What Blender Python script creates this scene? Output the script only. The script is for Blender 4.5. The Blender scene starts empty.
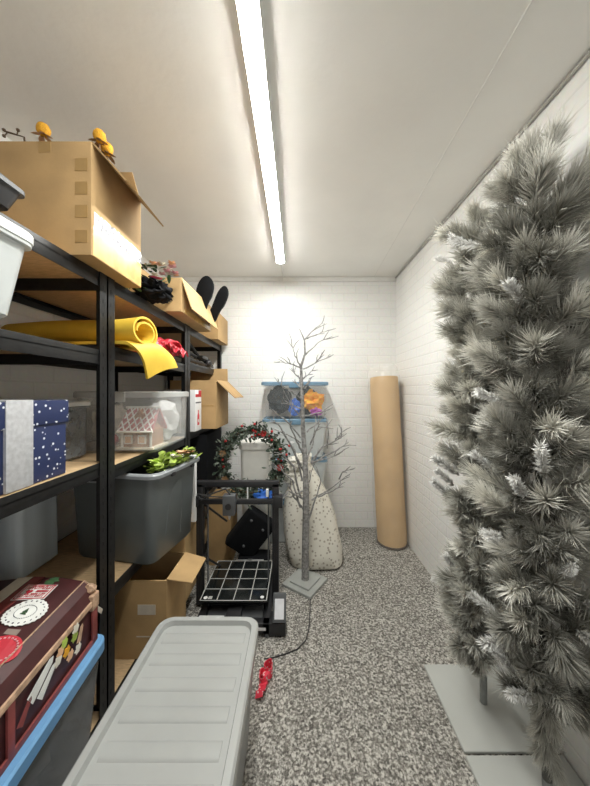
import bpy, bmesh, math, random
from mathutils import Vector, Matrix, noise
random.seed(7)
R = math.radians
sc = bpy.context.scene
COL = sc.collection
CAMZ = 1.30; F = 284.0

def at(x, y, Y):
    """point at depth Y that the photograph shows at pixel x, y"""
    return Vector(((x-297)*Y/F, Y, CAMZ-(y-392)*Y/F))

# ---------------------------------------------------------------- materials
def mat(name, col, rough=.6, metal=0, var=0, vscale=20, bump=0, bscale=60, alpha=1, spec=.5, col2=None,
        stretch=None, sheen=0, trans=0):
    m = bpy.data.materials.new(name); m.use_nodes = True
    nt = m.node_tree; b = nt.nodes['Principled BSDF']
    c = (*col, 1)
    b.inputs['Base Color'].default_value = c
    b.inputs['Roughness'].default_value = rough
    b.inputs['Metallic'].default_value = metal
    b.inputs['Specular IOR Level'].default_value = spec
    b.inputs['Alpha'].default_value = alpha
    if sheen: b.inputs['Sheen Weight'].default_value = sheen
    if trans: b.inputs['Transmission Weight'].default_value = trans
    tc = nt.nodes.new('ShaderNodeTexCoord'); mp = nt.nodes.new('ShaderNodeMapping')
    nt.links.new(tc.outputs['Object'], mp.inputs['Vector'])
    if stretch: mp.inputs['Scale'].default_value = stretch
    n = nt.nodes.new('ShaderNodeTexNoise'); n.inputs['Scale'].default_value = vscale
    n.inputs['Detail'].default_value = 5
    nt.links.new(mp.outputs['Vector'], n.inputs['Vector'])
    cr = nt.nodes.new('ShaderNodeValToRGB')
    v = var if var else .06
    c2 = col2 if col2 else tuple(max(0, x*(1-v*1.6)) for x in col)
    c1 = col if col2 else tuple(min(1, x*(1+v*.8)) for x in col)
    cr.color_ramp.elements[0].position = .35; cr.color_ramp.elements[1].position = .65
    cr.color_ramp.elements[0].color = (*c2, 1); cr.color_ramp.elements[1].color = (*c1, 1)
    nt.links.new(n.outputs['Fac'], cr.inputs['Fac'])
    nt.links.new(cr.outputs['Color'], b.inputs['Base Color'])
    if bump:
        n2 = nt.nodes.new('ShaderNodeTexNoise'); n2.inputs['Scale'].default_value = bscale
        n2.inputs['Detail'].default_value = 4
        nt.links.new(mp.outputs['Vector'], n2.inputs['Vector'])
        bp = nt.nodes.new('ShaderNodeBump'); bp.inputs['Strength'].default_value = bump
        bp.inputs['Distance'].default_value = .01
        nt.links.new(n2.outputs['Fac'], bp.inputs['Height'])
        nt.links.new(bp.outputs['Normal'], b.inputs['Normal'])
    return m

def brick_mat(name, axis):
    m = bpy.data.materials.new(name); m.use_nodes = True
    nt = m.node_tree; b = nt.nodes['Principled BSDF']
    tc = nt.nodes.new('ShaderNodeTexCoord'); sp = nt.nodes.new('ShaderNodeSeparateXYZ'); cb = nt.nodes.new('ShaderNodeCombineXYZ')
    nt.links.new(tc.outputs['Object'], sp.inputs[0])
    nt.links.new(sp.outputs[axis], cb.inputs[0]); nt.links.new(sp.outputs['Z'], cb.inputs[1])
    br = nt.nodes.new('ShaderNodeTexBrick')
    br.inputs['Scale'].default_value = 1; br.inputs['Brick Width'].default_value = .225
    br.inputs['Row Height'].default_value = .075; br.inputs['Mortar Size'].default_value = .006
    br.inputs['Mortar Smooth'].default_value = .6
    br.inputs['Color1'].default_value = (.90, .895, .87, 1); br.inputs['Color2'].default_value = (.885, .88, .86, 1)
    br.inputs['Mortar'].default_value = (.84, .835, .81, 1)
    nt.links.new(cb.outputs[0], br.inputs['Vector'])
    n = nt.nodes.new('ShaderNodeTexNoise'); n.inputs['Scale'].default_value = 45; n.inputs['Detail'].default_value = 5
    nt.links.new(tc.outputs['Object'], n.inputs['Vector'])
    mx = nt.nodes.new('ShaderNodeMixRGB'); mx.blend_type = 'MULTIPLY'; mx.inputs[0].default_value = .12
    nt.links.new(br.outputs['Color'], mx.inputs[1]); nt.links.new(n.outputs['Color'], mx.inputs[2])
    nt.links.new(mx.outputs[0], b.inputs['Base Color'])
    b.inputs['Roughness'].default_value = .45
    ma = nt.nodes.new('ShaderNodeMath'); ma.operation = 'MULTIPLY_ADD'
    ma.inputs[1].default_value = -1.0
    nt.links.new(br.outputs['Fac'], ma.inputs[0]); nt.links.new(n.outputs['Fac'], ma.inputs[2])
    bp = nt.nodes.new('ShaderNodeBump'); bp.inputs['Strength'].default_value = .30; bp.inputs['Distance'].default_value = .006
    nt.links.new(ma.outputs[0], bp.inputs['Height']); nt.links.new(bp.outputs['Normal'], b.inputs['Normal'])
    return m

def carpet_mat():
    m = bpy.data.materials.new('speckled_carpet'); m.use_nodes = True
    nt = m.node_tree; b = nt.nodes['Principled BSDF']
    tc = nt.nodes.new('ShaderNodeTexCoord')
    n = nt.nodes.new('ShaderNodeTexNoise'); n.inputs['Scale'].default_value = 105; n.inputs['Detail'].default_value = 3
    n.inputs['Roughness'].default_value = .65
    v = nt.nodes.new('ShaderNodeTexVoronoi'); v.inputs['Scale'].default_value = 120
    for t in (n, v): nt.links.new(tc.outputs['Object'], t.inputs['Vector'])
    sepc = nt.nodes.new('ShaderNodeSeparateColor'); nt.links.new(v.outputs['Color'], sepc.inputs[0])
    mx = nt.nodes.new('ShaderNodeMath'); mx.operation = 'MULTIPLY_ADD'; mx.inputs[1].default_value = .30
    nt.links.new(sepc.outputs[0], mx.inputs[0]); nt.links.new(n.outputs['Fac'], mx.inputs[2])
    cr = nt.nodes.new('ShaderNodeValToRGB')
    e = cr.color_ramp.elements
    e[0].position = .44; e[0].color = (.095, .088, .079, 1)
    e[1].position = .84; e[1].color = (.64, .615, .565, 1)
    a = e.new(.64); a.color = (.27, .256, .23, 1)
    nt.links.new(mx.outputs[0], cr.inputs['Fac']); nt.links.new(cr.outputs['Color'], b.inputs['Base Color'])
    b.inputs['Roughness'].default_value = 1; b.inputs['Specular IOR Level'].default_value = .1
    bp = nt.nodes.new('ShaderNodeBump'); bp.inputs['Strength'].default_value = .7; bp.inputs['Distance'].default_value = .012
    nt.links.new(mx.outputs[0], bp.inputs['Height']); nt.links.new(bp.outputs['Normal'], b.inputs['Normal'])
    return m

def needle_mat(name, base, tip, rand=.35):
    m = bpy.data.materials.new(name); m.use_nodes = True
    nt = m.node_tree; b = nt.nodes['Principled BSDF']
    at_ = nt.nodes.new('ShaderNodeAttribute'); at_.attribute_name = 'tip'
    cr = nt.nodes.new('ShaderNodeValToRGB')
    cr.color_ramp.elements[0].color = (*base, 1); cr.color_ramp.elements[1].color = (*tip, 1)
    cr.color_ramp.elements[1].position = .85
    nt.links.new(at_.outputs['Fac'], cr.inputs['Fac'])
    oi = nt.nodes.new('ShaderNodeObjectInfo')
    mr = nt.nodes.new('ShaderNodeMapRange'); mr.inputs['To Min'].default_value = 1-rand; mr.inputs['To Max'].default_value = 1+rand*.6
    nt.links.new(oi.outputs['Random'], mr.inputs['Value'])
    mx = nt.nodes.new('ShaderNodeMixRGB'); mx.blend_type = 'MULTIPLY'; mx.inputs[0].default_value = 1
    nt.links.new(cr.outputs['Color'], mx.inputs[1]); nt.links.new(mr.outputs[0], mx.inputs[2])
    nt.links.new(mx.outputs[0], b.inputs['Base Color'])
    b.inputs['Roughness'].default_value = .8; b.inputs['Specular IOR Level'].default_value = .2
    return m

def dots_mat(name, base, dot, scale, size, rough=.7):
    m = bpy.data.materials.new(name); m.use_nodes = True
    nt = m.node_tree; b = nt.nodes['Principled BSDF']
    tc = nt.nodes.new('ShaderNodeTexCoord')
    v = nt.nodes.new('ShaderNodeTexVoronoi'); v.inputs['Scale'].default_value = scale
    nt.links.new(tc.outputs['Object'], v.inputs['Vector'])
    cr = nt.nodes.new('ShaderNodeValToRGB'); cr.color_ramp.interpolation = 'CONSTANT'
    cr.color_ramp.elements[0].color = (*dot, 1); cr.color_ramp.elements[1].position = size; cr.color_ramp.elements[1].color = (*base, 1)
    nt.links.new(v.outputs['Distance'], cr.inputs['Fac']); nt.links.new(cr.outputs['Color'], b.inputs['Base Color'])
    b.inputs['Roughness'].default_value = rough
    return m

M = {}
M['ceiling'] = mat('painted_ceiling', (.885, .875, .84), .55, var=.02, vscale=3, bump=.12, bscale=25)
M['carpet'] = carpet_mat()
M['trim'] = mat('white_trim', (.80, .79, .76), .5, var=.02)
M['metal'] = mat('black_steel', (.011, .0112, .012), .40, var=.25, vscale=60, spec=.35)
M['board'] = mat('fibreboard', (.58, .40, .22), .75, var=.12, vscale=30, stretch=(1, 6, 1))
M['card'] = mat('cardboard', (.45, .29, .13), .8, var=.08, vscale=8, bump=.05, bscale=150)
M['card2'] = mat('pale_cardboard', (.53, .355, .165), .8, var=.07, vscale=10, bump=.05, bscale=150)
M['cardin'] = mat('cardboard_inside', (.40, .26, .12), .9, var=.08)
M['tape'] = mat('brown_tape', (.40, .25, .095), .3, var=.05)
M['gloss_tape'] = mat('clear_tape', (.72, .48, .17), .22, var=.15, vscale=18)
M['white_paper'] = mat('white_paper', (.82, .82, .82), .6, var=.03)
M['print'] = mat('grey_print', (.16, .16, .18), .7)
M['faded'] = mat('faded_label', (.26, .20, .17), .7)
M['label'] = mat('kraft_label', (.62, .55, .45), .7)
M['clear'] = mat('clear_plastic', (.84, .86, .86), .18, alpha=.20, spec=.6, var=.03)
M['crystal'] = mat('crystal_plastic', (.86, .88, .88), .15, alpha=.05, spec=.6, var=.02)
M['lidsteel'] = mat('steel_blue_lid', (.17, .30, .42), .35, var=.08, alpha=.75)
M['paleblue'] = mat('pale_blue_plastic', (.66, .74, .80), .4, var=.10, vscale=14, stretch=(1, 1, .05))
M['milky'] = mat('milky_plastic', (.80, .84, .84), .3, alpha=.62, var=.03)
M['film'] = mat('polythene_film', (.90, .91, .88), .10, alpha=.13, spec=1.0, bump=1.0, bscale=11)
M['lidwhite'] = mat('white_lid', (.78, .79, .78), .4, var=.03)
M['lidclear'] = mat('translucent_lid', (.86, .87, .86), .3, alpha=.42, var=.02)
M['lidblue'] = mat('blue_lid', (.16, .36, .62), .35, var=.06)
M['smoke'] = mat('smoky_tub', (.30, .32, .34), .25, alpha=.55)
M['greylid'] = mat('grey_lid', (.385, .395, .385), .25, var=.03, vscale=5)
M['greybody'] = mat('grey_tub_body', (.30, .31, .31), .35, alpha=.85)
M['tote'] = mat('slate_tote', (.10, .112, .112), .38, var=.05, vscale=6)
M['toterim'] = mat('slate_rim', (.33, .35, .37), .35)
M['yellow'] = mat('yellow_foam', (.80, .53, .055), .6, var=.06, vscale=10)
M['red'] = mat('red_wrap', (.62, .03, .05), .35, var=.2, vscale=25)
M['navy'] = dots_mat('navy_snow_paper', (.016, .028, .10), (.75, .78, .85), 62, .22, .5)
M['silver'] = mat('silver_ribbon', (.62, .63, .66), .35, metal=.3, var=.08, vscale=80)
M['maroon'] = mat('maroon_card', (.062, .016, .017), .45, var=.12)
M['maroon2'] = mat('maroon_binding', (.25, .055, .05), .5, var=.15)
M['tan'] = mat('tan_edge', (.55, .36, .24), .6, var=.2, vscale=50)
M['cream'] = mat('cream_band', (.75, .68, .56), .6)
M['stick_white'] = mat('sticker_white', (.82, .83, .80), .5)
M['stick_red'] = mat('sticker_red', (.55, .03, .05), .5)
M['green'] = mat('leaf_green', (.05, .13, .05), .6, var=.3, vscale=30)
M['lime'] = mat('lime_leaf', (.42, .56, .10), .5, var=.3, vscale=20)
M['pinkflower'] = mat('pink_petal', (.75, .42, .45), .6)
M['peach'] = mat('peach_petal', (.80, .50, .30), .6)
M['whiteflower'] = mat('white_petal', (.82, .78, .68), .6)
M['darkleaf'] = mat('dark_leaf', (.028, .055, .03), .65, var=.5, vscale=35, col2=(.12, .14, .11))
M['berry'] = mat('red_berry', (.45, .02, .02), .3)
M['gold'] = mat('yellow_bud', (.85, .43, .03), .8, bump=.6, bscale=300)
M['stem'] = mat('dry_stem', (.30, .17, .08), .8)
M['black'] = mat('black_plastic', (.018, .018, .020), .4)
M['blackcloth'] = mat('black_cloth', (.008, .0085, .010), .85, spec=.15)
M['teal'] = mat('dark_teal_cloth', (.012, .022, .028), .8)
M['darkgrey'] = mat('dark_grey_plastic', (.09, .095, .10), .5)
M['gridline'] = mat('grid_print', (.50, .50, .48), .5)
M['glassbed'] = mat('black_glass', (.012, .014, .014), .16)
M['steel'] = mat('bright_steel', (.6, .6, .6), .3, metal=.9)
M['lcd'] = mat('white_screen', (.80, .81, .84), .25)
M['bin'] = mat('white_bin', (.78, .77, .72), .4, var=.02)
M['sack'] = dots_mat('spotted_fleece', (.72, .69, .61), (.40, .36, .30), 38, .30, .95)
M['sackplain'] = mat('cream_fleece', (.76, .73, .66), .95, var=.05, bump=.5, bscale=90)
M['roll'] = mat('tan_roll', (.60, .385, .175), .7, var=.06, vscale=5)
M['rollend'] = mat('roll_end', (.10, .07, .05), .9)
M['bark'] = mat('frosted_bark', (.29, .283, .275), .7, var=.3, vscale=55, bump=.5, bscale=80)
M['pole'] = mat('grey_pole', (.26, .27, .26), .55, var=.1)
M['plate'] = mat('grey_base_plate', (.36, .37, .35), .5, var=.04)
M['panel'] = mat('grey_floor_panel', (.47, .48, .455), .45, var=.03, vscale=4)
M['trunk'] = mat('dark_tree_stem', (.10, .10, .09), .8)
M['needle'] = needle_mat('frosted_needle', (.40, .39, .335), (.90, .885, .82), .22)
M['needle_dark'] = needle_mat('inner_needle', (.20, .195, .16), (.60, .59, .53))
M['flock'] = needle_mat('flocked_needle', (.50, .49, .46), (.92, .92, .90), .12)
M['twine'] = mat('twig_brown', (.12, .08, .05), .9)
M['cord'] = mat('black_cord', (.03, .03, .03), .5)
M['ginger'] = mat('gingerbread', (.45, .23, .12), .8, var=.2, vscale=60)
M['icing'] = mat('icing', (.85, .82, .76), .6)
M['pinkroof'] = mat('pink_roof', (.55, .16, .16), .7, var=.2, vscale=70)
M['scribble'] = dots_mat('printed_white_tape', (.84, .84, .84), (.10, .10, .12), 62, .40, .4)
M['redbow'] = dots_mat('red_white_bow', (.80, .05, .09), (.88, .70, .70), 85, .28, .6)
M['toyblue'] = mat('blue_toy', (.03, .14, .55), .4)
M['orange'] = mat('orange_cloth', (.90, .28, .02), .6, var=.2, vscale=40, col2=(.85, .50, .03))
M['purple'] = mat('purple_cloth', (.35, .10, .35), .6)

# ---------------------------------------------------------------- object helpers
WM = {}
def setp(o, label=None, cat=None, group=None, kind=None):
    if label: o['label'] = label
    if cat: o['category'] = cat
    if group: o['group'] = group
    if kind: o['kind'] = kind
def thing(name, label, cat, loc, rz=0, group=None):
    o = bpy.data.objects.new(name, None); COL.objects.link(o)
    o.empty_display_size = .05
    o.location = loc; o.rotation_euler = (0, 0, rz)
    WM[o] = Matrix.LocRotScale(Vector(loc), Matrix.Rotation(rz, 3, 'Z'), None)
    setp(o, label, cat, group); return o
def obj(name, bm, m, parent=None, local=False, smooth=35, label=None):
    """link a bmesh as one object; built in world coordinates unless local"""
    bmesh.ops.recalc_face_normals(bm, faces=bm.faces[:])
    me = bpy.data.meshes.new(name)
    if parent is not None and not local:
        bm.transform(WM[parent].inverted())
    bm.to_mesh(me); bm.free()
    ms = m if isinstance(m, (list, tuple)) else [m]
    for x in ms: me.materials.append(x)
    if smooth:
        me.shade_smooth(); me.set_sharp_from_angle(angle=R(smooth))
    o = bpy.data.objects.new(name, me); COL.objects.link(o)
    if parent is not None:
        o.parent = parent; WM[o] = WM[parent]
    else:
        WM[o] = Matrix.Identity(4)
    if label: o['label'] = label
    return o
def solo(name, bm, m, label, cat, base, group=None, smooth=35, kind=None):
    """a thing that is one mesh, origin at its base"""
    base = Vector(base); bm.transform(Matrix.Translation(-base))
    o = obj(name, bm, m, None, smooth=smooth); o.location = base
    WM[o] = Matrix.Translation(base)
    setp(o, label, cat, group, kind); return o
def struct(name, bm, m):
    o = obj(name, bm, m); o['kind'] = 'structure'; o['label'] = name.replace('_', ' '); return o

def B(): return bmesh.new()
def box(bm, x0, x1, y0, y1, z0, z1, bev=0, seg=2, rot=None, pivot=None, mi=0):
    vs = [bm.verts.new((x, y, z)) for x in (x0, x1) for y in (y0, y1) for z in (z0, z1)]
    idx = [(0, 1, 3, 2), (4, 6, 7, 5), (0, 4, 5, 1), (2, 3, 7, 6), (0, 2, 6, 4), (1, 5, 7, 3)]
    fs = [bm.faces.new([vs[i] for i in f]) for f in idx]
    for f in fs: f.material_index = mi
    if rot is not None:
        c = Vector(pivot) if pivot is not None else Vector(((x0+x1)/2, (y0+y1)/2, (z0+z1)/2))
        for v in vs: v.co = c + rot @ (v.co - c)
    if bev:
        es = list({e for f in fs for e in f.edges})
        bmesh.ops.bevel(bm, geom=es, offset=bev, segments=seg, profile=.6, affect='EDGES')
    return vs
def tube(bm, pts, rad, seg=8, cap=True):
    pts = [Vector(p) for p in pts]; n = len(pts)
    rs = rad if isinstance(rad, (list, tuple)) else [rad]*n
    rings = []; up = None
    for i, p in enumerate(pts):
        t = (pts[min(i+1, n-1)] - pts[max(i-1, 0)])
        t = t.normalized() if t.length > 1e-9 else Vector((0, 0, 1))
        if up is None:
            up = Vector((0, 0, 1)) if abs(t.z) < .9 else Vector((1, 0, 0))
        a = t.cross(up)
        a = a.normalized() if a.length > 1e-6 else t.orthogonal().normalized()
        b = a.cross(t).normalized(); up = b
        rings.append([bm.verts.new(p + (a*math.cos(k*2*math.pi/seg) + b*math.sin(k*2*math.pi/seg))*rs[i]) for k in range(seg)])
    for r0, r1 in zip(rings, rings[1:]):
        for k in range(seg): bm.faces.new((r0[k], r0[(k+1) % seg], r1[(k+1) % seg], r1[k]))
    if cap: bm.faces.new(rings[0][::-1]); bm.faces.new(rings[-1])
def loft(bm, loops, cap0=True, cap1=True):
    rings = [[bm.verts.new(p) for p in l] for l in loops]
    n = len(rings[0])
    for a, b in zip(rings, rings[1:]):
        for k in range(n): bm.faces.new((a[k], a[(k+1) % n], b[(k+1) % n], b[k]))
    if cap0: bm.faces.new(rings[0][::-1])
    if cap1: bm.faces.new(rings[-1])
def rrect(x0, x1, y0, y1, r, z, n=5):
    out = []
    for cx, cy, a0 in ((x1-r, y1-r, 0), (x0+r, y1-r, 90), (x0+r, y0+r, 180), (x1-r, y0+r, 270)):
        for i in range(n):
            a = R(a0 + 90*i/(n-1)); out.append(Vector((cx+r*math.cos(a), cy+r*math.sin(a), z)))
    return out
def blob(bm, c, r, amp=.3, freq=6, sub=3, scale=(1, 1, 1), seed=0):
    res = bmesh.ops.create_icosphere(bm, subdivisions=sub, radius=1)
    c = Vector(c)
    for v in res['verts']:
        d = v.co.normalized()
        k = 1 + amp*noise.noise(d*freq*.5 + Vector((seed*3.1, seed, 0)))
        v.co = c + Vector((d.x*scale[0], d.y*scale[1], d.z*scale[2]))*r*k
def sheet(bm, rows, th):
    """thick sheet from a grid of points"""
    nr, nc = len(rows), len(rows[0])
    P = [[Vector(p) for p in r] for r in rows]
    top = []; bot = []
    for i in range(nr):
        a = []; b = []
        for j in range(nc):
            du = P[min(i+1, nr-1)][j]-P[max(i-1, 0)][j]; dv = P[i][min(j+1, nc-1)]-P[i][max(j-1, 0)]
            n = du.cross(dv); n = n.normalized() if n.length > 1e-9 else Vector((0, 0, 1))
            a.append(bm.verts.new(P[i][j]+n*th/2)); b.append(bm.verts.new(P[i][j]-n*th/2))
        top.append(a); bot.append(b)
    for i in range(nr-1):
        for j in range(nc-1):
            bm.faces.new((top[i][j], top[i][j+1], top[i+1][j+1], top[i+1][j]))
            bm.faces.new((bot[i][j], bot[i+1][j], bot[i+1][j+1], bot[i][j+1]))
    for j in range(nc-1):
        bm.faces.new((top[0][j], bot[0][j], bot[0][j+1], top[0][j+1])); bm.faces.new((top[-1][j], top[-1][j+1], bot[-1][j+1], bot[-1][j]))
    for i in range(nr-1):
        bm.faces.new((top[i][0], top[i+1][0], bot[i+1][0], bot[i][0])); bm.faces.new((top[i][-1], bot[i][-1], bot[i+1][-1], top[i+1][-1]))

# ---------------------------------------------------------------- room
XL, XR, YB, YF, H = -1.25, .95, 2.73, -1.3, 2.40
bm = B(); box(bm, XL-.1, XR+.1, YF-.1, YB+.1, -.1, 0); struct('floor', bm, M['carpet'])
bm = B(); box(bm, XL-.1, XR+.1, YF-.1, YB+.1, H, H+.1); struct('ceiling', bm, M['ceiling'])
bm = B(); box(bm, XL-.1, XR+.1, YB, YB+.1, 0, H); struct('wall_back', bm, brick_mat('white_brick_back', 'X'))
bm = B(); box(bm, XL-.1, XL, YF, YB, 0, H); struct('wall_left', bm, brick_mat('white_brick_left', 'Y'))
bm = B(); box(bm, XR, XR+.1, YF, YB, 0, H); struct('wall_right', bm, brick_mat('white_brick_right', 'Y'))
bm = B()
box(bm, XL-.1, -.55, YF-.1, YF, 0, H); box(bm, .45, XR+.1, YF-.1, YF, 0, H); box(bm, -.55, .45, YF-.1, YF, 2.05, H)
struct('wall_front', bm, brick_mat('white_brick_front', 'X'))
bm = B(); box(bm, XL, XR, YB-.018, YB, H-.042, H, .006); struct('trim_1', bm, M['trim'])
bm = B(); loft(bm, [[Vector((x-.0025, y, H-.0015)), Vector((x+.0025, y, H-.0015)), Vector((x+.0025, y, H+.001)), Vector((x-.0025, y, H+.001))] for x, y in ((.58, YF), (.735, YB-.02))]); struct('trim_2', bm, M['trim'])
bm = B(); tube(bm, [(XR-.008, YF, H-.010), (XR-.008, YB-.02, H-.010)], .007, 8); struct('trim_3', bm, mat('grey_ceiling_seal', (.40, .39, .36), .6))

# ---------------------------------------------------------------- ceiling batten
lamp = thing('ceiling_light', 'long white tube batten light fixed along the ceiling', 'light', (-.135, 1.30, H))
bm = B(); box(bm, -.1675, -.1025, +.25, 2.345, H-.036, H, .004); obj('housing', bm, M['trim'], lamp)
em = bpy.data.materials.new('glowing_diffuser'); em.use_nodes = True
b_ = em.node_tree.nodes['Principled BSDF']
b_.inputs['Base Color'].default_value = (.9, .9, .9, 1); b_.inputs['Emission Color'].default_value = (.99, .995, .95, 1)
b_.inputs['Emission Strength'].default_value = 36
bm = B()
prof = [(-.135+.0305*math.cos(a), H-.0355-.009*math.sin(a)) for a in [math.pi*i/10 for i in range(11)]]
loft(bm, [[Vector((x, y, z)) for x, z in prof] for y in (.265, 2.330)]); obj('diffuser', bm, em, lamp)
for y0 in (.25, 2.330):
    bm = B(); prof2 = [(-.135+.034*math.cos(a), H-.032-.015*math.sin(a)) for a in [math.pi*i/10 for i in range(11)]]
    loft(bm, [[Vector((x, y, z)) for x, z in prof2] for y in (y0, y0+.015)]); obj('end_cap', bm, M['trim'], lamp)
bm = B(); tube(bm, [(-.135, 2.345, H-.012), (-.134, 2.55, H-.010), (-.132, YB-.02, H-.012), (-.132, YB-.022, H-.06)], .006, 8); obj('supply_cable', bm, M['trim'], lamp)

# ---------------------------------------------------------------- shelving
XS, XSB = -.72, -1.22
def shelf_unit(label, y0, y1, levels, htop):
    u = thing('shelving_unit', label, 'shelving', ((XS+XSB)/2, (y0+y1)/2, 0), 0, 'black steel shelving units along the left wall')
    w, t = .040, .003
    for (x, sx) in ((XS, -1), (XSB, 1)):
        for (y, sy) in ((y0, 1), (y1, -1)):
            bm = B()
            a, b = sorted((x, x+sx*t)); c, d = sorted((y, y+sy*w)); box(bm, a, b, c, d, 0, htop)
            a, b = sorted((x, x+sx*w)); c, d = sorted((y, y+sy*t)); box(bm, a, b, c, d, 0, htop)
            # keyhole slots as small raised rims
            z = .08
            while z < htop-.03:
                box(bm, min(x, x-sx*.001), max(x, x-sx*.001), y+sy*.016, y+sy*.024, z, z+.014); z += .05
            obj('post', bm, M['metal'], u)
    for z in levels:
        bh = .052
        for x, sx in ((XS, -1), (XSB, 1)):
            bm = B()
            a, b = sorted((x+sx*.004, x+sx*.007)); box(bm, a, b, y0+.004, y1-.004, z-bh, z, .0008)
            a, b = sorted((x+sx*.004, x+sx*.034)); box(bm, a, b, y0+.004, y1-.004, z-bh+.030, z-bh+.033)
            obj('long_beam', bm, M['metal'], u)
        for y, sy in ((y0, 1), (y1, -1)):
            bm = B()
            a, b = sorted((y+sy*.004, y+sy*.007)); box(bm, XSB+.008, XS-.008, a, b, z-bh, z, .0008)
            obj('cross_beam', bm, M['metal'], u)
        bm = B(); box(bm, XSB+.009, XS-.009, y0+.009, y1-.009, z-.012, z-.001); obj('shelf_board', bm, M['board'], u)
    return u
shelf_unit('black steel shelving unit nearest the viewer, carrying the navy gift box', .18, 1.078, (1.74, 1.455, 1.04, .10), 1.752)
shelf_unit('middle black steel shelving unit, carrying the slate grey tote', 1.082, 1.868, (1.74, 1.48, 1.01, .54, .10), 1.752)
shelf_unit('black steel shelving unit farthest away, against the back wall', 1.872, 2.71, (1.74, 1.50, 1.03, .54, .10), 1.752)

# ---------------------------------------------------------------- cartons
CG = 'brown cardboard boxes'
def carton(label, x0, x1, y0, y1, z0, z1, flaps=(), m='card', bottom_extra=None, rz=0, name='cardboard_box', group=CG):
    c = Vector(((x0+x1)/2, (y0+y1)/2, z0))
    t = thing(name, label, 'box', c, rz, group)
    x0 -= c.x; x1 -= c.x; y0 -= c.y; y1 -= c.y; h = z1-z0; th = .006
    bm = B(); e = .004
    loft(bm, [rrect(x0, x1, y0, y1, .006, 0, 3), rrect(x0, x1, y0, y1, .006, h, 3),
              rrect(x0+th, x1-th, y0+th, y1-th, .003, h, 3), rrect(x0+th, x1-th, y0+th, y1-th, .003, .008, 3)])
    obj('carton_body', bm, [M[m]], t, local=True)
    for side, ang, ln in flaps:
        a = R(ang); g = .004
        if side == 'E': h0, h1, inw = Vector((x1-.003, y0+g, h)), Vector((x1-.003, y1-g, h)), Vector((-1, 0, 0))
        if side == 'W': h0, h1, inw = Vector((x0+.003, y0+g, h)), Vector((x0+.003, y1-g, h)), Vector((1, 0, 0))
        if side == 'S': h0, h1, inw = Vector((x0+g, y0+.003, h)), Vector((x1-g, y0+.003, h)), Vector((0, 1, 0))
        if side == 'N': h0, h1, inw = Vector((x0+g, y1-.003, h)), Vector((x1-g, y1-.003, h)), Vector((0, -1, 0))
        d = inw*math.cos(a) + Vector((0, 0, 1))*math.sin(a)
        tap = (h1-h0).normalized()*.012
        bm = B(); up = Vector((0, 0, .003))
        sheet(bm, [[h0+up, h0+up+d*ln*.5+tap*.5, h0+up+d*ln+tap], [(h0+h1)/2+up, (h0+h1)/2+up+d*ln*.5, (h0+h1)/2+up+d*ln*1.0], [h1+up, h1+up+d*ln*.5-tap*.5, h1+up+d*ln-tap]], .005)
        obj('flap', bm, M[m], t, local=True)
    return t
def patch(name, parent, m, x0, x1, y0, y1, z0, z1, label=None):
    bm = B(); box(bm, x0, x1, y0, y1, z0, z1); return obj(name, bm, M[m], parent, label=label, smooth=0)

# big carton on the top shelf
t = carton('large open cardboard box with white torn tape, nearest on the top shelf', -1.22, -.660, .912, 1.205, 1.741, 2.105,
           (('E', 228, .155), ('N', 68, .10), ('W', 75, .11)), 'card')
for zz in (1.80, 1.88, 1.955, 2.03):
    patch('tape_strip', t, 'tape', -.712, -.672, .9108, .912, zz-.020, zz+.020)
for xx in (-.81,): 
    patch('tape_strip', t, 'tape', xx-.02, xx+.02, .9108, .912, 2.070, 2.104)
    patch('tape_strip', t, 'tape', xx-.02, xx+.02, .9108, .912, 1.742, 1.775)
patch('glossy_tape', t, 'gloss_tape', -.660, -.6588, .918, 1.20, 1.743, 1.840, 'shiny yellow packing tape')
bm = B()
n = 18
for i in range(n):
    ya = .922+.278*i/n; yb = .922+.278*(i+1)/n
    z0 = 1.838+.005*random.random(); z1 = 1.885+.006*random.random()
    box(bm, -.6590, -.6582, ya, yb, z0, z1)
wl = obj('torn_label', bm, M['scribble'], t, label='torn white paper label')
t = carton('open cardboard box with flap hanging down, beside the flowers on top shelf', -.96, -.632, 1.55, 2.09, 1.741, 1.925,
           (('E', 252, .18), ('W', 80, .12)), 'card2')
patch('tape_strip', t, 'gloss_tape', -.632, -.631, 1.60, 2.05, 1.743, 1.775)
carton('closed cardboard box at the far end of the top shelf', -.98, -.655, 2.36, 2.69, 1.741, 1.965,
       (('E', 4, .16), ('W', 4, .16)), 'card')
t = carton('cardboard box with open flap on the third shelf at the far end', -.93, -.590, 2.075, 2.44, 1.031, 1.385,
           (('E', 224, .19), ('N', 110, .12)), 'card')
patch('side_slot', t, 'tape', -.715, -.605, 2.0735, 2.075, 1.195, 1.203, 'dark cut line across the face')
t = carton('cardboard box under the slate tote, flap open to the aisle', -1.08, -.585, 1.275, 1.50, .101, .452,
           (('E', 192, .115), ('N', 100, .10)), 'card')
patch('address_label', t, 'label', -.715, -.635, 1.2738, 1.275, .300, .345, 'grey printed label')
patch('address_label', t, 'label', -.72, -.66, 1.2732, 1.274, .20, .205)
t = carton('cardboard box with raised flaps behind the box under the tote', -.98, -.635, 1.545, 1.82, .101, .47,
           (('E', 100, .13), ('S', 75, .08)), 'card2')
carton('small pale cardboard box standing on the lowest gap of the middle shelves', -.86, -.655, 1.69, 1.84, .541, .68,
       (('E', 3, .10), ('W', 3, .10)), 'card2')
t = carton('tall narrow cardboard box on the floor behind the printer', -.675, -.495, 2.13, 2.36, 0, .49,
           (('E', 3, .085), ('W', 3, .085)), 'card')

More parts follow.
